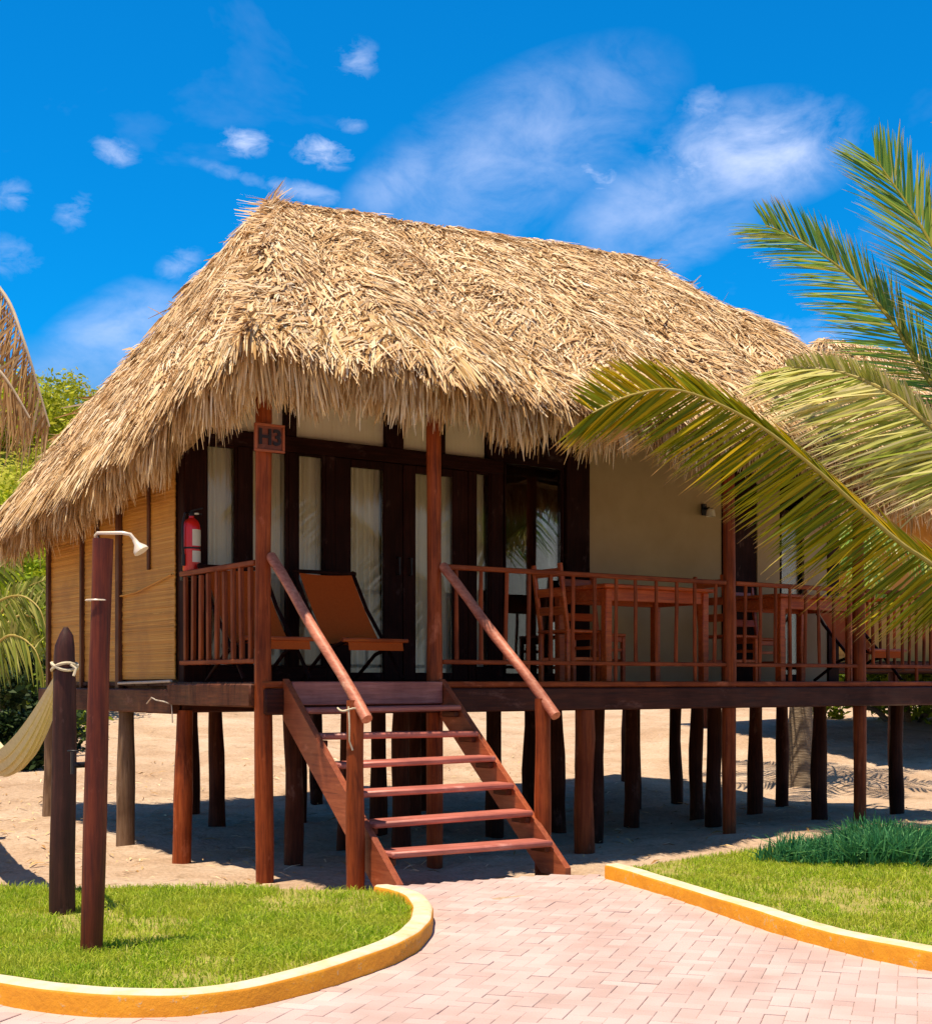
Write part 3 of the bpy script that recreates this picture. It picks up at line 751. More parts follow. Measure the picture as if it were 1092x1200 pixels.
# --- back wall of the veranda
BW = 1.48
def vbar(name, x0, x1, z0, z1, y=BW, d=.09, mt='dark', parent=hut): return part(name, MB().box(((x0+x1)/2, y, (z0+z1)/2), (x1-x0, d, z1-z0), None, .006), M[mt], parent)
part('corner_post', MB().box((.1, BW, 2.4), (.20, .12, 2.4), None, .01), M['dark'], hut)
TB0, TB1 = DZ+1.94, DZ+2.07
vbar('transom', .2, 3.20, TB0, TB1, BW-.004, .10, 'dark_x')
for x0, x1 in ((.478, .606), (.952, 1.037), (1.304, 1.40), (2.80, 2.884), (3.058, 3.20)):
    vbar('mullion', x0, x1, DZ, TB0 if x1 < 3.1 else 3.9, BW, .085)
vbar('sill', .2, 1.304, DZ, DZ+.12, BW-.002, .10, 'dark_x')
vbar('sill', 2.884, 3.058, DZ, DZ+.12, BW-.002, .10, 'dark_x')
for x in (.98, 1.98, 2.5): vbar('upper_mullion', x-.05, x+.05 if x != 1.98 else x+.12, TB1, 3.75, BW, .08)
vbar('upper_panel', .2, 3.05, TB1+.0, 3.8, BW+.06, .02, 'curtain')
def window(x0, x1, z0, z1, nm='window'):
    w = link(nm, None, hut); w.empty_display_size = .1
    fr_ = MB(); t_ = .018
    fr_.box((x0+t_/2, BW-.01, (z0+z1)/2), (t_, .05, z1-z0), None, .003).box((x1-t_/2, BW-.01, (z0+z1)/2), (t_, .05, z1-z0), None, .003)
    fr_.box(((x0+x1)/2, BW-.01, z1-t_/2), (x1-x0-2*t_, .05, t_), None, .003).box(((x0+x1)/2, BW-.01, z0+t_/2), (x1-x0-2*t_, .05, t_), None, .003)
    part('frame', fr_, M['dark'], w)
    part('pane', MB().box(((x0+x1)/2, BW+.0, (z0+z1)/2), (x1-x0-2*t_, .008, z1-z0-2*t_), None, .001), M['glass'], w)
window(.2, .478, DZ+.12, TB0); window(.606, .952, DZ+.12, TB0); window(1.037, 1.304, DZ+.12, TB0); window(2.884, 3.058, DZ+.12, TB0)
def door(x0, x1, px0, px1):
    dr = link('door', None, hut); dr.empty_display_size = .1
    z0, z1 = DZ+.01, TB0-.005; pz0, pz1 = DZ+.08, DZ+1.87
    fr_ = MB(); y = BW-.012
    fr_.box(((x0+px0)/2, y, (z0+z1)/2), (px0-x0-.004, .05, z1-z0), None, .004).box(((x1+px1)/2, y, (z0+z1)/2), (x1-px1-.004, .05, z1-z0), None, .004)
    fr_.box(((px0+px1)/2, y, (z1+pz1)/2), (px1-px0, .05, z1-pz1), None, .004).box(((px0+px1)/2, y, (z0+pz0)/2), (px1-px0, .05, pz0-z0), None, .004)
    part('frame', fr_, M['dark'], dr)
    part('pane', MB().box(((px0+px1)/2, y, (pz0+pz1)/2), (px1-px0, .008, pz1-pz0), None, .001), M['glass'], dr)
    hx = x1-.06 if x0 < 1.6 else x0+.06
    part('handle', MB().tube([(hx, y-.03, DZ+.95), (hx, y-.07, DZ+.95), (hx, y-.07, DZ+1.1), (hx, y-.03, DZ+1.1)], .009, 8), M['black'], dr)
door(1.40, 2.09, 1.56, 1.89); door(2.095, 2.80, 2.23, 2.63)
# dark glazed opening, then the cream wall
window(3.22, 3.93, DZ+.06, TB1, 'window')
vbar('lintel', 3.2, 3.95, TB1, 3.9, BW, .09, 'dark_x'); vbar('threshold', 3.2, 3.95, DZ, DZ+.06, BW, .09, 'dark_x')
vbar('wall_post', 3.95, 4.24, DZ, 3.9, BW, .12)
def wallp(x0, x1, z0, z1): return part('plaster_wall', MB().box(((x0+x1)/2, BW+.01, (z0+z1)/2), (x1-x0, .10, z1-z0), None, .004), M['white_paint'], hut)
wallp(4.24, 6.06, DZ, 3.9)
vbar('wall_post', 6.06, 6.22, DZ, 3.9, BW, .12)
vbar('wall_panel', 6.22, 6.6, DZ, 3.9, BW, .06)
wallp(6.6, 6.95, DZ, 3.9)
window(6.97, 7.32, DZ+.06, TB1); vbar('lintel', 6.95, 7.34, TB1, 3.9, BW, .09, 'dark_x'); vbar('threshold', 6.95, 7.34, DZ, DZ+.06, BW, .09, 'dark_x')
wallp(7.34, 7.72, DZ, 3.9)
vbar('wall_post', 7.72, 7.9, DZ, 3.9, BW, .12)
# room behind
part('rear_wall', MB().box((HW/2, HD-.05, 2.3), (HW, .06, 2.05), None, .004), M['batten'], hut)
part('side_wall', MB().box((HW-.1, (BW+HD)/2, 2.3), (.06, HD-BW-.2, 2.05), None, .004), M['batten'], hut)
part('partition_wall', MB().box((4.1, (BW+HD)/2+.06, 2.5), (.06, HD-BW-.25, 2.4), None, .004), M['batten'], hut)
# --- bamboo mat side wall
m, t, b = mat_base('woven_bamboo_mat')
n = tnoise(t, 3, 5, .6, (1, 1, 14)); n2 = tnoise(t, 2.0, 5, .6)
c = ramp(t, tmath(t, 'FRACT', tmath(t, 'ADD', island(t), tmath(t, 'MULTIPLY', n, .15)), 0), [(0, (.46, .195, .020)), (.5, (.53, .24, .028)), (1, (.60, .295, .045))])
c = mixc(t, c, (.34, .135, .014), ramp(t, n2, [(.48, (0, 0, 0)), (.68, (.6, .6, .6))]))
t.links.new(c, b.inputs['Base Color']); b.inputs['Roughness'].default_value = .55; bump(t, b, n, .3, .004)
M['bamboo'] = m
def roof_under_left(y): return lerp(2.92, 3.58, ((5.15-y)/(5.57))**1.7)+.15
for (y0, y1, zb) in ((1.56, 2.70, DZ+.02), (2.80, 3.26, DZ-.03), (3.31, 3.65, DZ-.03), (3.70, 4.60, DZ-.03)):
    mb = MB(); z = zb; zt = roof_under_left((y0+y1)/2)+.25
    while z < zt:
        h = random.uniform(.012, .022); sag = .006*math.sin(z*7)
        mb.box((-.015+random.gauss(0, .0015), (y0+y1)/2, z+h/2), (.012, y1-y0+random.gauss(0, .006), h+.001), Matrix.Rotation(random.gauss(0, .0015), 3, 'X'), .002)
        z += h
    part('bamboo_mat', mb, M['bamboo'], hut, kind='stuff')
part('mat_backing', MB().box((.03, 3.1, 2.3), (.03, 3.1, 2.3), None, .004), M['batten'], hut)
for y, w in ((2.75, .085), (3.285, .05), (3.675, .05), (4.63, .075)):
    zt = roof_under_left(y)+.3
    part('wall_batten', MB().box((-.025, y, (1.05+zt)/2), (.06, w, zt-1.05), None, .006), M['batten'], hut)
part('wall_batten', MB().box((-.03, 2.08, 2.72), (.02, .05, 1.0), None, .004), M['batten'], hut)
part('mat_edge', MB().tube([(-.04, 1.58, 2.15), (-.045, 1.9, 2.10), (-.045, 2.3, 2.045), (-.04, 2.7, 2.03)], .008, 6), M['bamboo'], hut)
part('mat_edge', MB().tube([(-.05, 1.56, 1.285), (-.06, 2.0, 1.275), (-.055, 2.4, 1.27), (-.05, 2.72, 1.265)], .012, 6), M['cord'], hut)
part('hanging_loop', MB().tube([(-.07, 2.98+.045*math.sin(a), .97+.09*math.cos(a)) for a in np.linspace(0, 6.283, 18)], .014, 8), M['black'], hut)
part('loose_cord', MB().tube([(-.12, 1.9, 1.10), (-.14, 1.75, 1.15), (-.13, 1.68, 1.13), (-.12, 1.55, 1.12), (-.09, 1.46, 1.10), (-.09, 1.44, .95)], .006, 6), M['cord'], hut)

# --- things on the hut
def H_thing(name, label, cat, group, x, y, z, rz=0.0): return thing(name, label, cat, group, H(x, y, z), TH+rz)
sg = H_thing('number_sign', 'small square wooden sign reading H3 on the veranda post', 'sign', None, 0, -.07, 3.02)
part('board', MB().box((0, 0, 0), (.235, .02, .20), None, .004), M['sign'], sg)
ed = MB()
for sgn in (-1, 1): ed.box((0, -.012, sgn*.092), (.235, .018, .018), None, .003).box((sgn*.108, -.012, 0), (.018, .018, .165), None, .003)
part('rim', ed, M['sign_edge'], sg)
cu = bpy.data.curves.new('lettering', 'FONT'); cu.body = 'H3'; cu.size = .155; cu.align_x = 'CENTER'; cu.align_y = 'CENTER'; cu.extrude = .004; cu.offset = .004; cu.materials.append(M['letter'])
tmp = link('lettering_source', cu); bpy.context.view_layer.update()
lme = bpy.data.meshes.new_from_object(tmp.evaluated_get(bpy.context.evaluated_depsgraph_get())); bpy.data.objects.remove(tmp)
lt = link('lettering', lme, sg); lt.rotation_euler = (R(90), 0, 0); lt.location = (0, -.016, 0)

ex = H_thing('fire_extinguisher', 'red fire extinguisher with pale label hung on the dark corner post', 'fire extinguisher', None, .02, 1.32, 2.15)
part('cylinder', MB().lathe([(0, 0), (.055, 0), (.068, .012), (.07, .03), (.07, .35), (.064, .39), (.045, .42), (.022, .435), (.02, .45), (0, .45)], n=22), M['ext_red'], ex)
lab = MB()
for z0, z1 in ((.21, .34), (.08, .17)):
    lab.grid(lambda a, b_: (.0715*math.cos(-1.9+a*1.5), .0715*math.sin(-1.9+a*1.5), z0+(z1-z0)*b_), 10, 1)
part('label', lab, M['label'], ex)
part('band', MB().lathe([(.071, .185), (.073, .187), (.073, .198), (.071, .20)], n=22), M['black'], ex)
part('valve', MB().lathe([(0, .45), (.02, .45), (.02, .48), (.012, .49), (0, .49)], n=12).bar((-.01, 0, .49), (.09, -.01, .52), .018, .012).bar((-.01, 0, .475), (.085, -.01, .47), .016, .01), M['black'], ex)
part('gauge', MB().lathe([(0, 0), (.018, 0), (.018, .012), (0, .012)], (.03, -.03, .462), 12), M['label'], ex)
part('hose', MB().tube([(-.01, 0, .48), (-.06, -.01, .47), (-.085, -.02, .38), (-.085, -.02, .2), (-.078, -.02, .12)], .010, 8).tube([(-.078, -.02, .14), (-.077, -.02, .05)], .015, 8), M['black'], ex)
part('bracket', MB().box((0, .07, -.02), (.12, .05, .08), None, .006).box((0, .01, -.03), (.10, .12, .02), None, .004), M['black'], ex)

lampo = H_thing('wall_lamp', 'small black and white lamp on the cream veranda wall', 'lamp', None, 5.78, 1.40, 3.03)
part('bracket', MB().box((0, .015, .04), (.07, .02, .12), None, .005).bar((0, .01, .05), (0, -.07, .05), .02, .02), M['black'], lampo)
part('lamp_shade', MB().lathe([(.012, .05), (.04, .03), (.05, -.04), (.046, -.04), (.036, .025), (.0, .03)], (0, -.08, 0), 14), M['label'], lampo)

def curtain(x0, x1, z0, z1, label):
    nf = max(4, int((x1-x0)/.05)); ph = random.random()*6
    mb = MB(); nu = nf*8
    def fn(a, b_):
        w = .020*math.sin(a*nf*6.283+ph)+.006*math.sin(a*nf*14+ph*2)
        return (x0+(x1-x0)*a, BW+.10+w*(1.1-.3*b_), z0+(z1-z0)*b_)
    mb.grid(fn, nu, 6)
    o = part('curtain', mb, M['curtain'], None, label=label, cat='curtain', group='beige curtains behind the veranda glass')
    o.location = HO; o.rotation_euler = (0, 0, TH)
curtain(.18, .53, DZ+.03, TB0+.02, 'beige curtain in the window pane beside the fire extinguisher')
curtain(.57, .99, DZ+.03, TB0+.02, 'beige curtain in the pane behind the H3 post')
curtain(1.02, 1.33, DZ+.03, TB0+.02, 'beige curtain in the pane between H3 post and glazed doors')
curtain(1.50, 1.95, DZ+.03, TB0-.01, 'beige curtain behind the left glazed door leaf')
curtain(2.17, 2.69, DZ+.03, TB0-.01, 'beige curtain behind the door leaf crossed by the stair post')
curtain(2.87, 3.08, DZ+.03, TB0+.02, 'narrow beige curtain strip right of the stair post')

# --- veranda furniture
def lounger(x, y, rz, label):
    o = H_thing('sling_chair', label, 'chair', 'rust canvas sling chairs on the veranda', x, y, DZ, rz)
    w = .56
    prof = bez([(0, .38, .90), (0, .18, .62), (0, -.04, .36), (0, -.14, .30), (0, -.42, .33)], 18)
    mb = MB(); mb.grid(lambda a, b_: (-w/2+.03+(w-.06)*a, prof[int(round(b_*18))][1], prof[int(round(b_*18))][2]-.012*math.sin(math.pi*a)), 6, 18)
    mb.grid(lambda a, b_: (-w/2+.03+(w-.06)*a, -.42-.02*b_, .33-.085*b_), 4, 2)
    part('sling', mb, M['canvas'], o)
    for s_ in (-1, 1):
        part('side_frame', MB().tube([(s_*w/2, .42, .93), (s_*w/2, .18, .60), (s_*w/2, -.16, .26), (s_*w/2, -.38, .02)], .016, 8), M['dark'], o)
        part('rear_leg', MB().tube([(s_*(w/2-.03), -.42, .33), (s_*(w/2-.03), .0, .22), (s_*(w/2-.03), .34, .01)], .016, 8), M['dark'], o)
    part('top_bar', MB().tube([(-w/2-.02, .40, .915), (w/2+.02, .40, .915)], .017, 8), M['dark'], o)
    part('front_bar', MB().tube([(-w/2-.02, -.42, .325), (w/2+.02, -.42, .325)], .017, 8), M['furn'], o)
    return o
lounger(.32, .80, 0, 'rust canvas sling chair behind the side railing near the extinguisher')
lounger(1.16, .80, 0, 'rust canvas sling chair between the stair handrails')
lounger(7.35, .75, 0, 'rust canvas sling chair at the far right end of the veranda')
def table(x, y, label, lx=1.25, ly=.72, h=.86):
    o = H_thing('veranda_table', label, 'table', 'dark wooden tables on the veranda', x, y, DZ)
    part('tabletop', MB().box((0, 0, h-.018), (lx+.08, ly+.08, .036), None, .008), M['furn'], o)
    ap = MB()
    for s_ in (-1, 1): ap.box((0, s_*(ly/2-.03), h-.09), (lx-.14, .025, .11), None, .004).box((s_*(lx/2-.03), 0, h-.09), (.025, ly-.14, .11), None, .004)
    part('apron', ap, M['furn'], o)
    for sx_ in (-1, 1):
        for sy_ in (-1, 1): part('leg', MB().box((sx_*(lx/2-.035), sy_*(ly/2-.035), (h-.036)/2), (.075, .075, h-.036), None, .008), M['furn'], o)
table(4.07, .62, 'orange brown table in front of the cream wall'); table(6.3, .70, 'orange brown table right of the tall right veranda post', 1.1)
def dchair(x, y, rz, label):
    o = H_thing('dining_chair', label, 'chair', 'ladder back dining chairs on the veranda', x, y, DZ, rz)
    part('seat', MB().box((0, 0, .44), (.42, .42, .03), None, .01), M['furn'], o)
    for s_ in (-1, 1):
        part('front_leg', MB().box((s_*.185, -.185, .212), (.04, .04, .425), None, .005), M['furn'], o)
        part('rear_leg', MB().bar((s_*.185, .185, 0), (s_*.185, .185, .45), .04, .04).bar((s_*.185, .185, .44), (s_*.185, .27, 1.03), .04, .035), M['furn'], o)
        part('stretcher', MB().box((s_*.185, 0, .2), (.022, .33, .03), None, .004), M['furn'], o)
    for z, y_ in ((.62, .211), (.78, .234), (.95, .26)): part('back_slat', MB().box((0, y_, z), (.335, .02, .075), Matrix.Rotation(-.14, 3, 'X'), .004), M['furn'], o)
    part('stretcher', MB().box((0, -.185, .30), (.335, .022, .03), None, .004), M['furn'], o)
    part('seat_rail', MB().box((0, -.185, .40), (.335, .025, .05), None, .004), M['furn'], o)
dchair(3.28, .55, R(90), 'ladder back chair at the left end of the near table')
dchair(4.05, 1.12, 0, 'ladder back chair behind the near table against the cream wall')
dchair(5.40, .70, R(90), 'ladder back chair left of the far table beside the tall post')
dchair(6.35, 1.20, 0, 'ladder back chair behind the far table under the palm frond')

# ------------------------------------------------------------------ shower pole, hammock
sh = thing('outdoor_shower', 'tall reddish wooden pole with a pipe and shower head on top', 'shower', None, (-1.71, 6.32, .03))
part('pole', MB().log((0, 0, -.15), (.06, .0, 1.90), .054, .046, 14, 8, .006), M['shower_wood'], sh)
part('pipe', MB().tube([(-.012, .062, .40), (-.005, .062, .9), (.02, .062, 1.6), (.025, .058, 1.88), (.02, .02, 1.918), (.04, -.02, 1.924), (.16, -.05, 1.922), (.195, -.05, 1.915), (.215, -.05, 1.89)], .0085, 8), M['chrome'], sh)
part('shower_head', MB().tube([(.212, -.05, 1.893), (.225, -.05, 1.872), (.24, -.052, 1.848), (.247, -.053, 1.838)], [.010, .014, .034, .036], 14), M['chrome'], sh)
part('tap', MB().tube([(-.012, .06, .87), (-.075, -.01, .87)], .014, 8).tube([(-.075, -.01, .83), (-.075, -.01, .93)], .011, 8).bar((-.10, -.01, .935), (-.05, -.01, .935), .012, .008), M['black'], sh)
part('hose_band', MB().tube([(.036+.054*math.cos(a), .054*math.sin(a), 1.62) for a in np.linspace(0, 6.283, 18)], .004, 6), M['chrome'], sh)

hp = thing('hammock_post', 'short dark pointed post on the lawn with a pale rope knot', 'post', None, (-2.15, 7.40, .03))
part('post', MB().tube([(0, 0, -.15), (.0, 0, .3), (.01, 0, .8), (.012, 0, 1.2), (.012, 0, 1.38), (.012, 0, 1.44), (.02, 0, 1.50), (.018, 0, 1.54)], [.072, .068, .066, .062, .056, .05, .036, .012], 12, True, .10), M['old'], hp)
part('rope', MB().tube([(.012+.066*math.cos(a), .066*math.sin(a), 1.33+.02*math.sin(a*1.5)) for a in np.linspace(0, 12.5, 40)], .009, 6).tube([(.06, -.05, 1.34), (.09, -.06, 1.32), (.08, -.07, 1.28)], .008, 6), M['rope'], hp)
hp2 = thing('hammock_post', 'dark post holding the far end of the cream hammock', 'post', None, (-4.45, 12.1, -.1))
part('post', MB().log((0, 0, -.2), (0, 0, 1.75), .07, .06), M['old'], hp2)
hm = MB(); A = Vector((-2.16, 7.45, 1.36)); B = Vector((-4.42, 12.05, 1.45))
def hfn(a, b_):
    p = A.lerp(B, a); z = p.z-.72*4*a*(1-a)*.98
    wd = .02+.22*math.sin(math.pi*a)**.8; s_ = (b_-.5)*2
    sd_ = Vector((.89, .45, 0))
    return (p.x+sd_.x*s_*wd*.55, p.y+sd_.y*s_*wd*.55, z+wd*.55*(s_*s_-.5)+.012*math.sin(b_*40+a*3)*math.sin(math.pi*a))
hm.grid(hfn, 40, 24)
hob = thing('hammock', 'cream cloth hammock slung from the short dark post', 'hammock', None, (0, 0, 0))
part('cloth', hm, M['hammock'], hob)

# ------------------------------------------------------------------ palms
def frond(name, parent, rach, rowA, rowB, L, n, mat, rmat, droop=.25, fwd=.75, w=.036, r0=.035, jit=.10, fade=(.25, .45), lenB=1.0):
    P = bez(rach, 60); d = np.gradient(P, axis=0); d = unit(d)
    f = part(name, MB().tube([tuple(p) for p in P], list(np.linspace(r0, .006, len(P))), 8), rmat, parent)
    PT, SD, WD = [], [], []
    for row, row_len in ((rowA, 1.0), (rowB, lenB)):
        t = np.linspace(.06, .995, n)+rng.normal(0, .002, n); t = np.clip(t, 0, 1)
        idx = t*60; i0 = np.clip(idx.astype(int), 0, 59); fr_ = (idx-i0)[:, None]
        p = P[i0]*(1-fr_)+P[i0+1]*fr_; dd = d[i0]
        row = np.array(row, float); 
        rv = unit(np.tile(row/np.linalg.norm(row), (n, 1))+rng.normal(0, jit, (n, 3)))
        fw = fwd*(.6+.9*t)[:, None]
        dir0 = unit(rv+dd*fw)
        prof = np.interp(t, [0, .12, .35, .7, .9, 1], [.55, .8, 1, .85, fade[1]+.15, fade[0]])
        ln = L*prof*row_len*rng.uniform(.88, 1.08, n)
        dr = droop*rng.uniform(.5, 1.6, n)
        k = 6; pts = []
        for s_ in np.linspace(0, 1, k):
            q_ = p+dir0*(ln*s_)[:, None]; q_ = q_.copy(); q_[:, 2] -= dr*ln*s_**2.2
            pts.append(q_)
        PT.append(np.stack(pts, 1))
        nrm = unit(np.cross(dir0, dd)); sv = unit(np.cross(nrm, dir0)); tw = rng.normal(0, .55, n)
        SD.append(unit(sv*np.cos(tw)[:, None]+nrm*np.sin(tw)[:, None]))
        ww = w*rng.uniform(.75, 1.2, n); WD.append(np.stack([ww*.55, ww, ww*.95, ww*.75, ww*.45, ww*.06], 1))
    strips('leaflets', np.concatenate(PT), np.concatenate(SD), np.concatenate(WD), mat, f, kind='stuff')
    return f
yel = leaf_mat('yellowing_frond_leaf', [(0, (.13, .17, .004)), (.35, (.25, .26, .005)), (.7, (.46, .37, .006)), (1, (.66, .42, .008))], (.52, .27, .09), .78, .35, .4)
grn = leaf_mat('green_frond_leaf', [(0, (.07, .20, .06)), (.4, (.17, .33, .06)), (.75, (.33, .42, .06)), (1, (.56, .50, .14))], (.46, .36, .20), .84, .35, .35)
pal = leaf_mat('pale_frond_leaf', [(0, (.28, .33, .04)), (.4, (.50, .50, .10)), (.75, (.68, .62, .22)), (1, (.78, .66, .34))], (.66, .47, .27), .75, .35, .4)
dry = leaf_mat('dry_frond_leaf', [(0, (.30, .15, .05)), (.4, (.50, .29, .11)), (.7, (.62, .41, .18)), (1, (.68, .50, .28))], None, .75, .25, .6)
rach_y = two_tone('yellow_frond_stalk', (.36, .27, .05), (.46, .36, .10), 14, rough=.5, bmp=.3)
rach_g = two_tone('olive_frond_stalk', (.22, .20, .02), (.34, .27, .03), 14, rough=.4, bmp=.2)
rach_d = two_tone('pale_dry_frond_stalk', (.46, .34, .20), (.62, .48, .32), 14, rough=.7, bmp=.3)
m_trunk = two_tone('palm_trunk_bark', (.14, .10, .065), (.30, .23, .16), 10, (1, 1, 6), .9, .8, .1, dist=.03)
palm = thing('coconut_palm', 'short coconut palm with long fronds reaching over the right veranda', 'palm', None, (4.75, 11.35, 0))
inv = np.array([4.75, 11.35, 0.0])
def rel(lst): return [P3(*p)-inv for p in lst]
part('trunk', MB().tube([(0, 0, -.3), (.03, 0, .3), (.02, 0, 1.0), (0, 0, 1.8), (-.02, 0, 2.45)], [.24, .17, .14, .135, .15], 16, True, .06), m_trunk, palm)
frond('frond', palm, rel([(1228, 560, 11.35), (1140, 672, 11.2), (1075, 650, 11.0), (1010, 598, 10.8), (950, 545, 10.6), (880, 493, 10.4), (800, 458, 10.2), (742, 462, 10.0), (694, 484, 9.9)]),
      (-.80, -.12, -.80), (-.62, -.05, .62), .90, 360, yel, rach_y, .03, .20, .023, .027, lenB=.62, jit=.06, fade=(.45, .62))
frond('frond', palm, rel([(1228, 560, 11.35), (1150, 545, 11.4), (1092, 500, 11.5), (1045, 462, 11.6), (985, 436, 11.8), (922, 430, 12.0)]),
      (-.97, .0, -.36), (-.2, .0, .8), 1.12, 230, pal, rach_y, .08, .12, .024, .036, lenB=.26, fade=(.3, .5))
frond('frond', palm, rel([(1228, 560, 11.35), (1150, 520, 11.6), (1085, 440, 11.9), (1040, 370, 12.1), (985, 314, 12.3), (930, 278, 12.5), (897, 264, 12.6)]),
      (-.95, .0, -.22), (.0, .0, .95), .78, 210, grn, rach_g, .06, .50, .018, .034, lenB=.85, fade=(.45, .6))
frond('frond', palm, rel([(1228, 560, 11.35), (1190, 480, 11.5), (1150, 390, 11.7), (1110, 320, 11.8), (1070, 250, 12.0), (1025, 185, 12.2)]),
      (-.80, .0, .22), (.35, .0, .85), .92, 210, grn, rach_g, .05, .60, .019, .036, lenB=.9, fade=(.4, .6))
frond('frond', palm, rel([(1228, 560, 11.35), (1250, 420, 11.2), (1240, 300, 11.0), (1200, 200, 10.9), (1150, 130, 10.8)]),
      (-.9, .0, -.3), (.6, .0, .6), 1.0, 60, grn, rach_g, .10, .70, .038, .036)
frond('frond', palm, rel([(1228, 560, 11.35), (1330, 440, 11.6), (1430, 420, 12.0), (1520, 500, 12.3)]), (.3, .3, -.8), (.2, -.5, .6), 1.0, 60, grn, rach_g, .2, .7)
frond('frond', palm, rel([(1228, 560, 11.35), (1180, 540, 11.8), (1120, 535, 12.1), (1050, 560, 12.3)]), (-.85, .0, -.45), (-.5, .0, .5), .8, 150, pal, rach_y, .15, .3, .024, .03)

dpalm = thing('dry_palm', 'dry brown palm drooping at the upper left edge', 'palm', None, (-4.3, 9.2, 0))
part('trunk', MB().tube([(0, 0, -.3), (.02, 0, .5), (.05, 0, 1.8), (.02, 0, 3.3)], [.2, .15, .13, .14], 14, True, .06), m_trunk, dpalm)
dv = np.array([-4.3, 9.2, 0.0])
def reld(lst): return [P3(*p)-dv for p in lst]
frond('frond', dpalm, reld([(-200, 380, 9.2), (-110, 300, 9.0), (-40, 305, 8.9), (5, 345, 8.8), (28, 400, 8.7), (45, 455, 8.7), (58, 500, 8.7)]), (-.35, 0, -1), (-.75, 0, -.35), .66, 130, dry, rach_d, .35, .35, .013, .022, jit=.16)
frond('frond', dpalm, reld([(-200, 380, 9.2), (-120, 370, 8.6), (-50, 395, 8.4), (0, 435, 8.3), (35, 490, 8.3)]), (-.1, 0, -1), (-.6, .3, -.5), .52, 110, dry, rach_d, .4, .35, .012, .02, jit=.18)
frond('frond', dpalm, reld([(-200, 380, 9.2), (-260, 280, 9.4), (-320, 300, 9.8), (-370, 380, 10)]), (-.3, 0, -1), (-.3, .5, -.5), .7, 50, dry, rach_d, .3, .5)

# ------------------------------------------------------------------ bushes, hillside trees, low palm
def leafy(name, label, cat, group, loc, size, n, stops, leaf=.2, stem=True, patch=None, parent=None, seed=0):
    r_ = np.random.default_rng(100+seed)
    o = thing(name, label, cat, group, loc)
    nc = max(6, int(n/220))
    cc = r_.normal(0, 1, (nc, 3)); cc = cc/np.linalg.norm(cc, axis=1)[:, None]*r_.uniform(.45, 1.0, nc)[:, None]
    cc[:, 2] = np.abs(cc[:, 2])*.9+.12
    cc = cc*np.array(size)
    cr = r_.uniform(.18, .36, nc)*min(size[0], size[2])*1.1
    ci = r_.integers(0, nc, n)
    off = r_.normal(0, 1, (n, 3)); off = off/np.linalg.norm(off, axis=1)[:, None]*(r_.uniform(0, 1, n)**.4)[:, None]
    c = cc[ci]+off*cr[ci][:, None]; c[:, 2] = np.maximum(c[:, 2], .02)
    a = r_.normal(0, 1, (n, 3)); a[:, 2] = a[:, 2]*.6-.1; a = unit(a); s_ = unit(np.cross(a, r_.normal(0, 1, (n, 3))))
    ln = leaf*r_.uniform(.6, 1.4, n)
    pts = np.stack([c-a*(ln*.5)[:, None], c, c+a*(ln*.5)[:, None]-np.array([0, 0, 1])*(ln*.1)[:, None]], 1)
    w = ln*.5; wd = np.stack([w*.3, w, w*.15], 1)
    key = tuple(stops)
    mt = LM.get(key)
    if mt is None: mt = LM[key] = leaf_mat('bush_leaf', stops, None, trans=.3, rough=.55)
    strips('crown', pts, s_, wd, mt, o)
    tb = MB()
    for k in range(5):
        e = cc[k % nc]; tb.tube([(e[0]*.05, e[1]*.05, -.2), (e[0]*.4, e[1]*.4, e[2]*.5), tuple(e)], [.05*size[2]**.5, .035*size[2]**.5, .01], 6)
    part('stem', tb, m_trunk, o)
    return o
LM = {}
BR = ((0, (.14, .22, .008)), (.4, (.28, .38, .012)), (.75, (.42, .48, .018)), (1, (.54, .55, .03)))
MID = ((0, (.07, .12, .010)), (.4, (.17, .26, .018)), (.75, (.29, .37, .028)), (1, (.44, .47, .05)))
DK = ((0, (.010, .022, .008)), (.4, (.022, .048, .014)), (.75, (.045, .08, .02)), (1, (.09, .13, .03)))
OL = ((0, (.24, .28, .014)), (.4, (.40, .44, .022)), (.75, (.54, .54, .04)), (1, (.62, .58, .10)))
def at(px, py, Y): p = P3(px, py, Y); return (float(p[0]), float(p[1]))
G = 'shrubs on the slope behind the left side of the hut'
bl = [  # px, Y, size, n, stops, leaf, label
    (22, 25, (2.0, 1.6, 3.2), 14000, BR, .11, 'bright yellow green shrub beneath the dry palm'),
    (-45, 24, (2.0, 1.6, 3.0), 6000, BR, .15, 'bright green shrub at the left edge of the yard'),
    (15, 22, (1.5, 1.3, 1.5), 7500, MID, .11, 'mid green shrub just left of the hut eave'),
    (-10, 20, (1.4, 1.2, 1.5), 5000, DK, .13, 'dark green shrub behind the low palm'),
    (10, 32, (3.0, 2.4, 2.2), 14000, BR, .11, 'lime green shrub behind the drooping dry fronds'),
    (85, 34, (3.0, 2.4, 2.3), 16000, OL, .11, 'olive bush below the hill crest beside the roof'),
    (150, 40, (3.4, 2.4, 2.2), 16000, OL, .12, 'olive bush on the crest touching the thatch'),
    (-60, 42, (4, 3, 2.8), 7000, OL, .2, 'olive bush on the crest left of the dry palm'),
    (40, 44, (4, 3, 2.2), 18000, OL, .12, 'green bush on the crest above the dry fronds'),
    (110, 48, (4, 3, 2.0), 18000, OL, .12, 'wide olive bush along the hill top'),
    (190, 46, (4, 3, 2.4), 6000, OL, .2, 'green bush on the hill behind the roof slope'),
]
for i, (px, Y, sz, n, stp, lf, lb) in enumerate(bl):
    x = (px-546)/F*Y; leafy('shrub', lb, 'shrub', G, (x, Y, float(ground_z(x, Y))-.1), sz, n, stp, lf, seed=i)
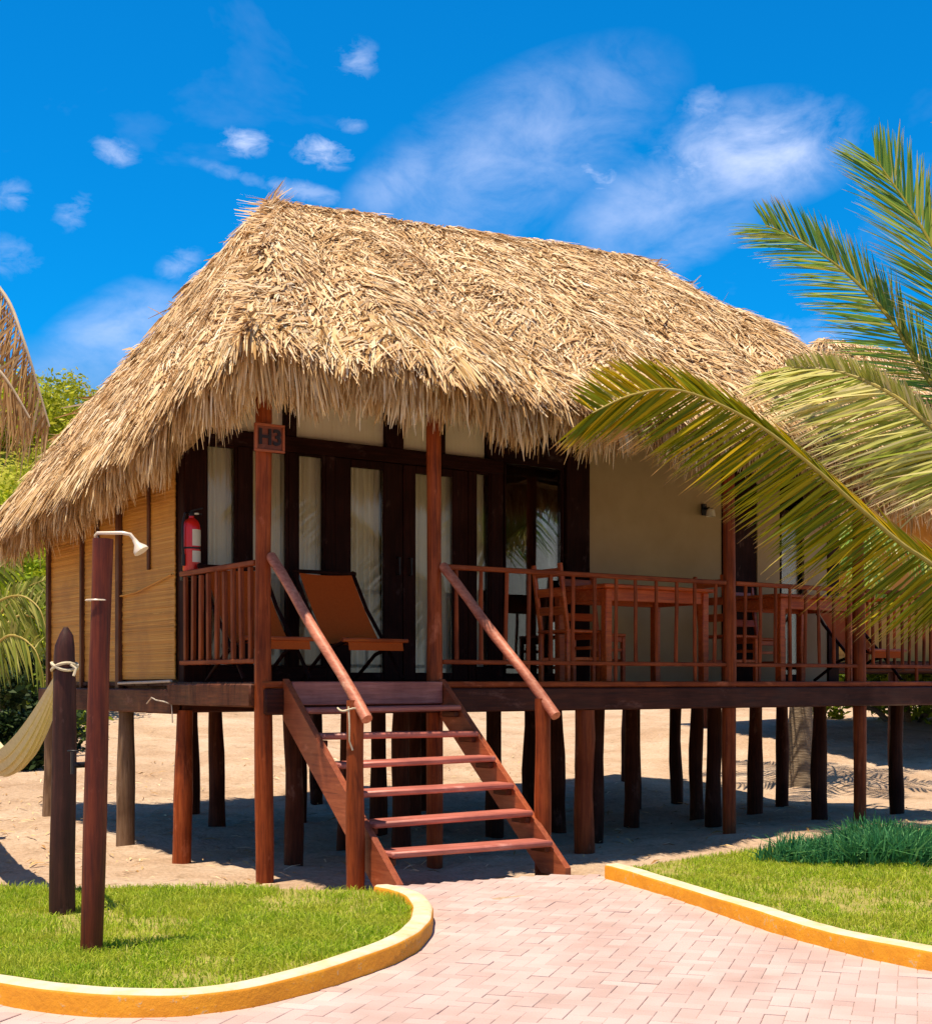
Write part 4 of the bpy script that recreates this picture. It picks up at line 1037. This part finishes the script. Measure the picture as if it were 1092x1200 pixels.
br = [(8.6, 27, (1.6, 1.2, 2.4), 4500, MID, .15, 'green shrub seen through the right end railing'), (10.2, 28, (1.8, 1.3, 2.8), 4500, BR, .15, 'yellow green shrub beyond the right end of the veranda'),
      (12.2, 29, (2.0, 1.4, 3.0), 4500, OL, .16, 'olive shrub at the right edge behind the palm')]
for i, (x, Y, sz, n, stp, lf, lb) in enumerate(br):
    leafy('shrub', lb, 'shrub', 'shrubs beyond the right end of the hut', (x, Y, float(ground_z(x, Y))-.1), sz, n, stp, lf, seed=40+i)
# low palm at the left edge
lp = thing('low_palm', 'low young palm with arching yellow green fronds left of the bamboo wall', 'palm', None, (-6.35, 18.2, 0))
lv = np.array([-6.35, 18.2, 0.0]); lz = float(ground_z(-6.35, 18.2))
def rell(lst): return [P3(*p)-lv for p in lst]
part('trunk', MB().tube([(0, 0, lz-.2), (0, 0, lz+.4), (.03, 0, lz+1.0)], [.30, .24, .2], 14, True, .1), m_trunk, lp)
low_m = leaf_mat('low_palm_leaf', [(0, (.12, .16, .02)), (.4, (.22, .26, .035)), (.75, (.36, .36, .07)), (1, (.46, .42, .14))], None, trans=.3)
for pth in ([(-22, 775, 18.2), (-10, 715, 18), (20, 698, 17.8), (45, 712, 17.6), (56, 745, 17.5)], [(-22, 775, 18.2), (0, 720, 18.2), (30, 690, 18.2), (52, 680, 18.2)],
            [(-22, 775, 18.2), (-15, 700, 18.4), (-5, 670, 18.6), (20, 650, 18.8)], [(-22, 775, 18.2), (10, 745, 17.5), (40, 760, 17.1), (52, 800, 17)],
            [(-22, 775, 18.2), (-50, 700, 18), (-90, 690, 18), (-120, 740, 18)], [(-22, 775, 18.2), (15, 725, 18.6), (48, 728, 18.9), (75, 760, 19.2)]):
    frond('frond', lp, rell(pth), (.1, -.2, -1), (-.2, .2, .7), .55, 44, low_m, rach_y, .3, .6, .034, .024, lenB=.6)
leafy('shrub', 'very dark undergrowth at the foot of the low palm', 'shrub', G, (-5.9, 17.6, float(ground_z(-5.9, 17.6))-.1), (.9, .7, .75), 5000, DK, .09, seed=77)

# palm trunk seen under the hut, far palm shade
bp = thing('background_palm', 'grey palm trunk seen under the right part of the hut', 'palm', None, (4.45, 18.6, 0))
bz = float(ground_z(4.45, 18.6))
part('trunk', MB().tube([(0, 0, bz-.2), (0, 0, bz+.05), (.02, 0, bz+.5), (.06, 0, bz+1.8), (.1, 0, bz+3.2)], [.30, .26, .17, .13, .12], 14, True, .07), m_trunk, bp)
bvec = np.array([4.45, 18.6, 0.0])
for k in range(9):
    a = k*.7; c_, s_ = math.cos(a), math.sin(a); z0 = bz+3.15
    frond('frond', bp, [(.1, 0, z0), (.1+c_*.6, s_*.6, z0+.3), (.1+c_*1.3, s_*1.3, z0+.1), (.1+c_*1.9, s_*1.9, z0-.55)], (-s_, c_, -.5), (s_, -c_, -.5), .6, 36, grn, rach_g, .3, .6, .034, .024)

# ------------------------------------------------------------------ neighbouring hut far right
hut2 = thing('thatched_hut', 'second thatched hut whose pale roof peeks out behind the palm', 'hut', None, (6.2, 20.4, .55), R(28))
rf2 = Roof(-.5, 7.2, -.5, 5.2, (1.2, 2.8, 6.60), (5.4, 2.8, 6.5), 3.4, 3.2)
build_roof(rf2, hut2, 1, [('front', 14000), ('left', 9000)], [('front', 2500), ('left', 2500)], 1.3)
part('wall', MB().box((3.4, 2.6, 2.2), (6.4, 4.0, 2.4), None, .02), M['bamboo'], hut2)
part('deck', MB().box((3.4, 2.2, .95), (6.8, 5.0, .16), None, .02), M['beam'], hut2)
for x in (0.1, 2.3, 4.5, 6.7):
    for y in (.0, 4.4): part('pile', MB().log((x, y, -.6), (x, y, .9), .08, .075), M['pile'], hut2)

# ------------------------------------------------------------------ litter on the ground
n = 1500
lx = rng.uniform(-1.5, 8.5, n); ly = rng.uniform(-1.2, 9, n); lx[:500] = rng.uniform(-3, 0, 500)
X = HO.x+CT*lx-SN*ly; Y = HO.y+SN*lx+CT*ly; Z = ground_z(X, Y)+.012
k = ~(in_poly(X, Y, lawnL_poly) | in_poly(X, Y, lawnR_poly) | in_poly(X, Y, path_poly)); X, Y, Z = X[k], Y[k], Z[k]; n = len(X)
a = rng.uniform(0, 6.283, n); d = np.stack([np.cos(a), np.sin(a), rng.normal(0, .12, n)], 1); ln = rng.uniform(.04, .20, n)
b0 = np.stack([X, Y, Z], 1); pts = np.stack([b0-d*(ln*.5)[:, None], b0+np.array([0, 0, .012]), b0+d*(ln*.5)[:, None]], 1)
sv = np.stack([-np.sin(a), np.cos(a), rng.normal(0, .3, n)], 1); w = rng.uniform(.006, .022, n)
strips('leaf_litter', pts, unit(sv), np.stack([w*.4, w, w*.3], 1), fringe_m, kind='stuff')
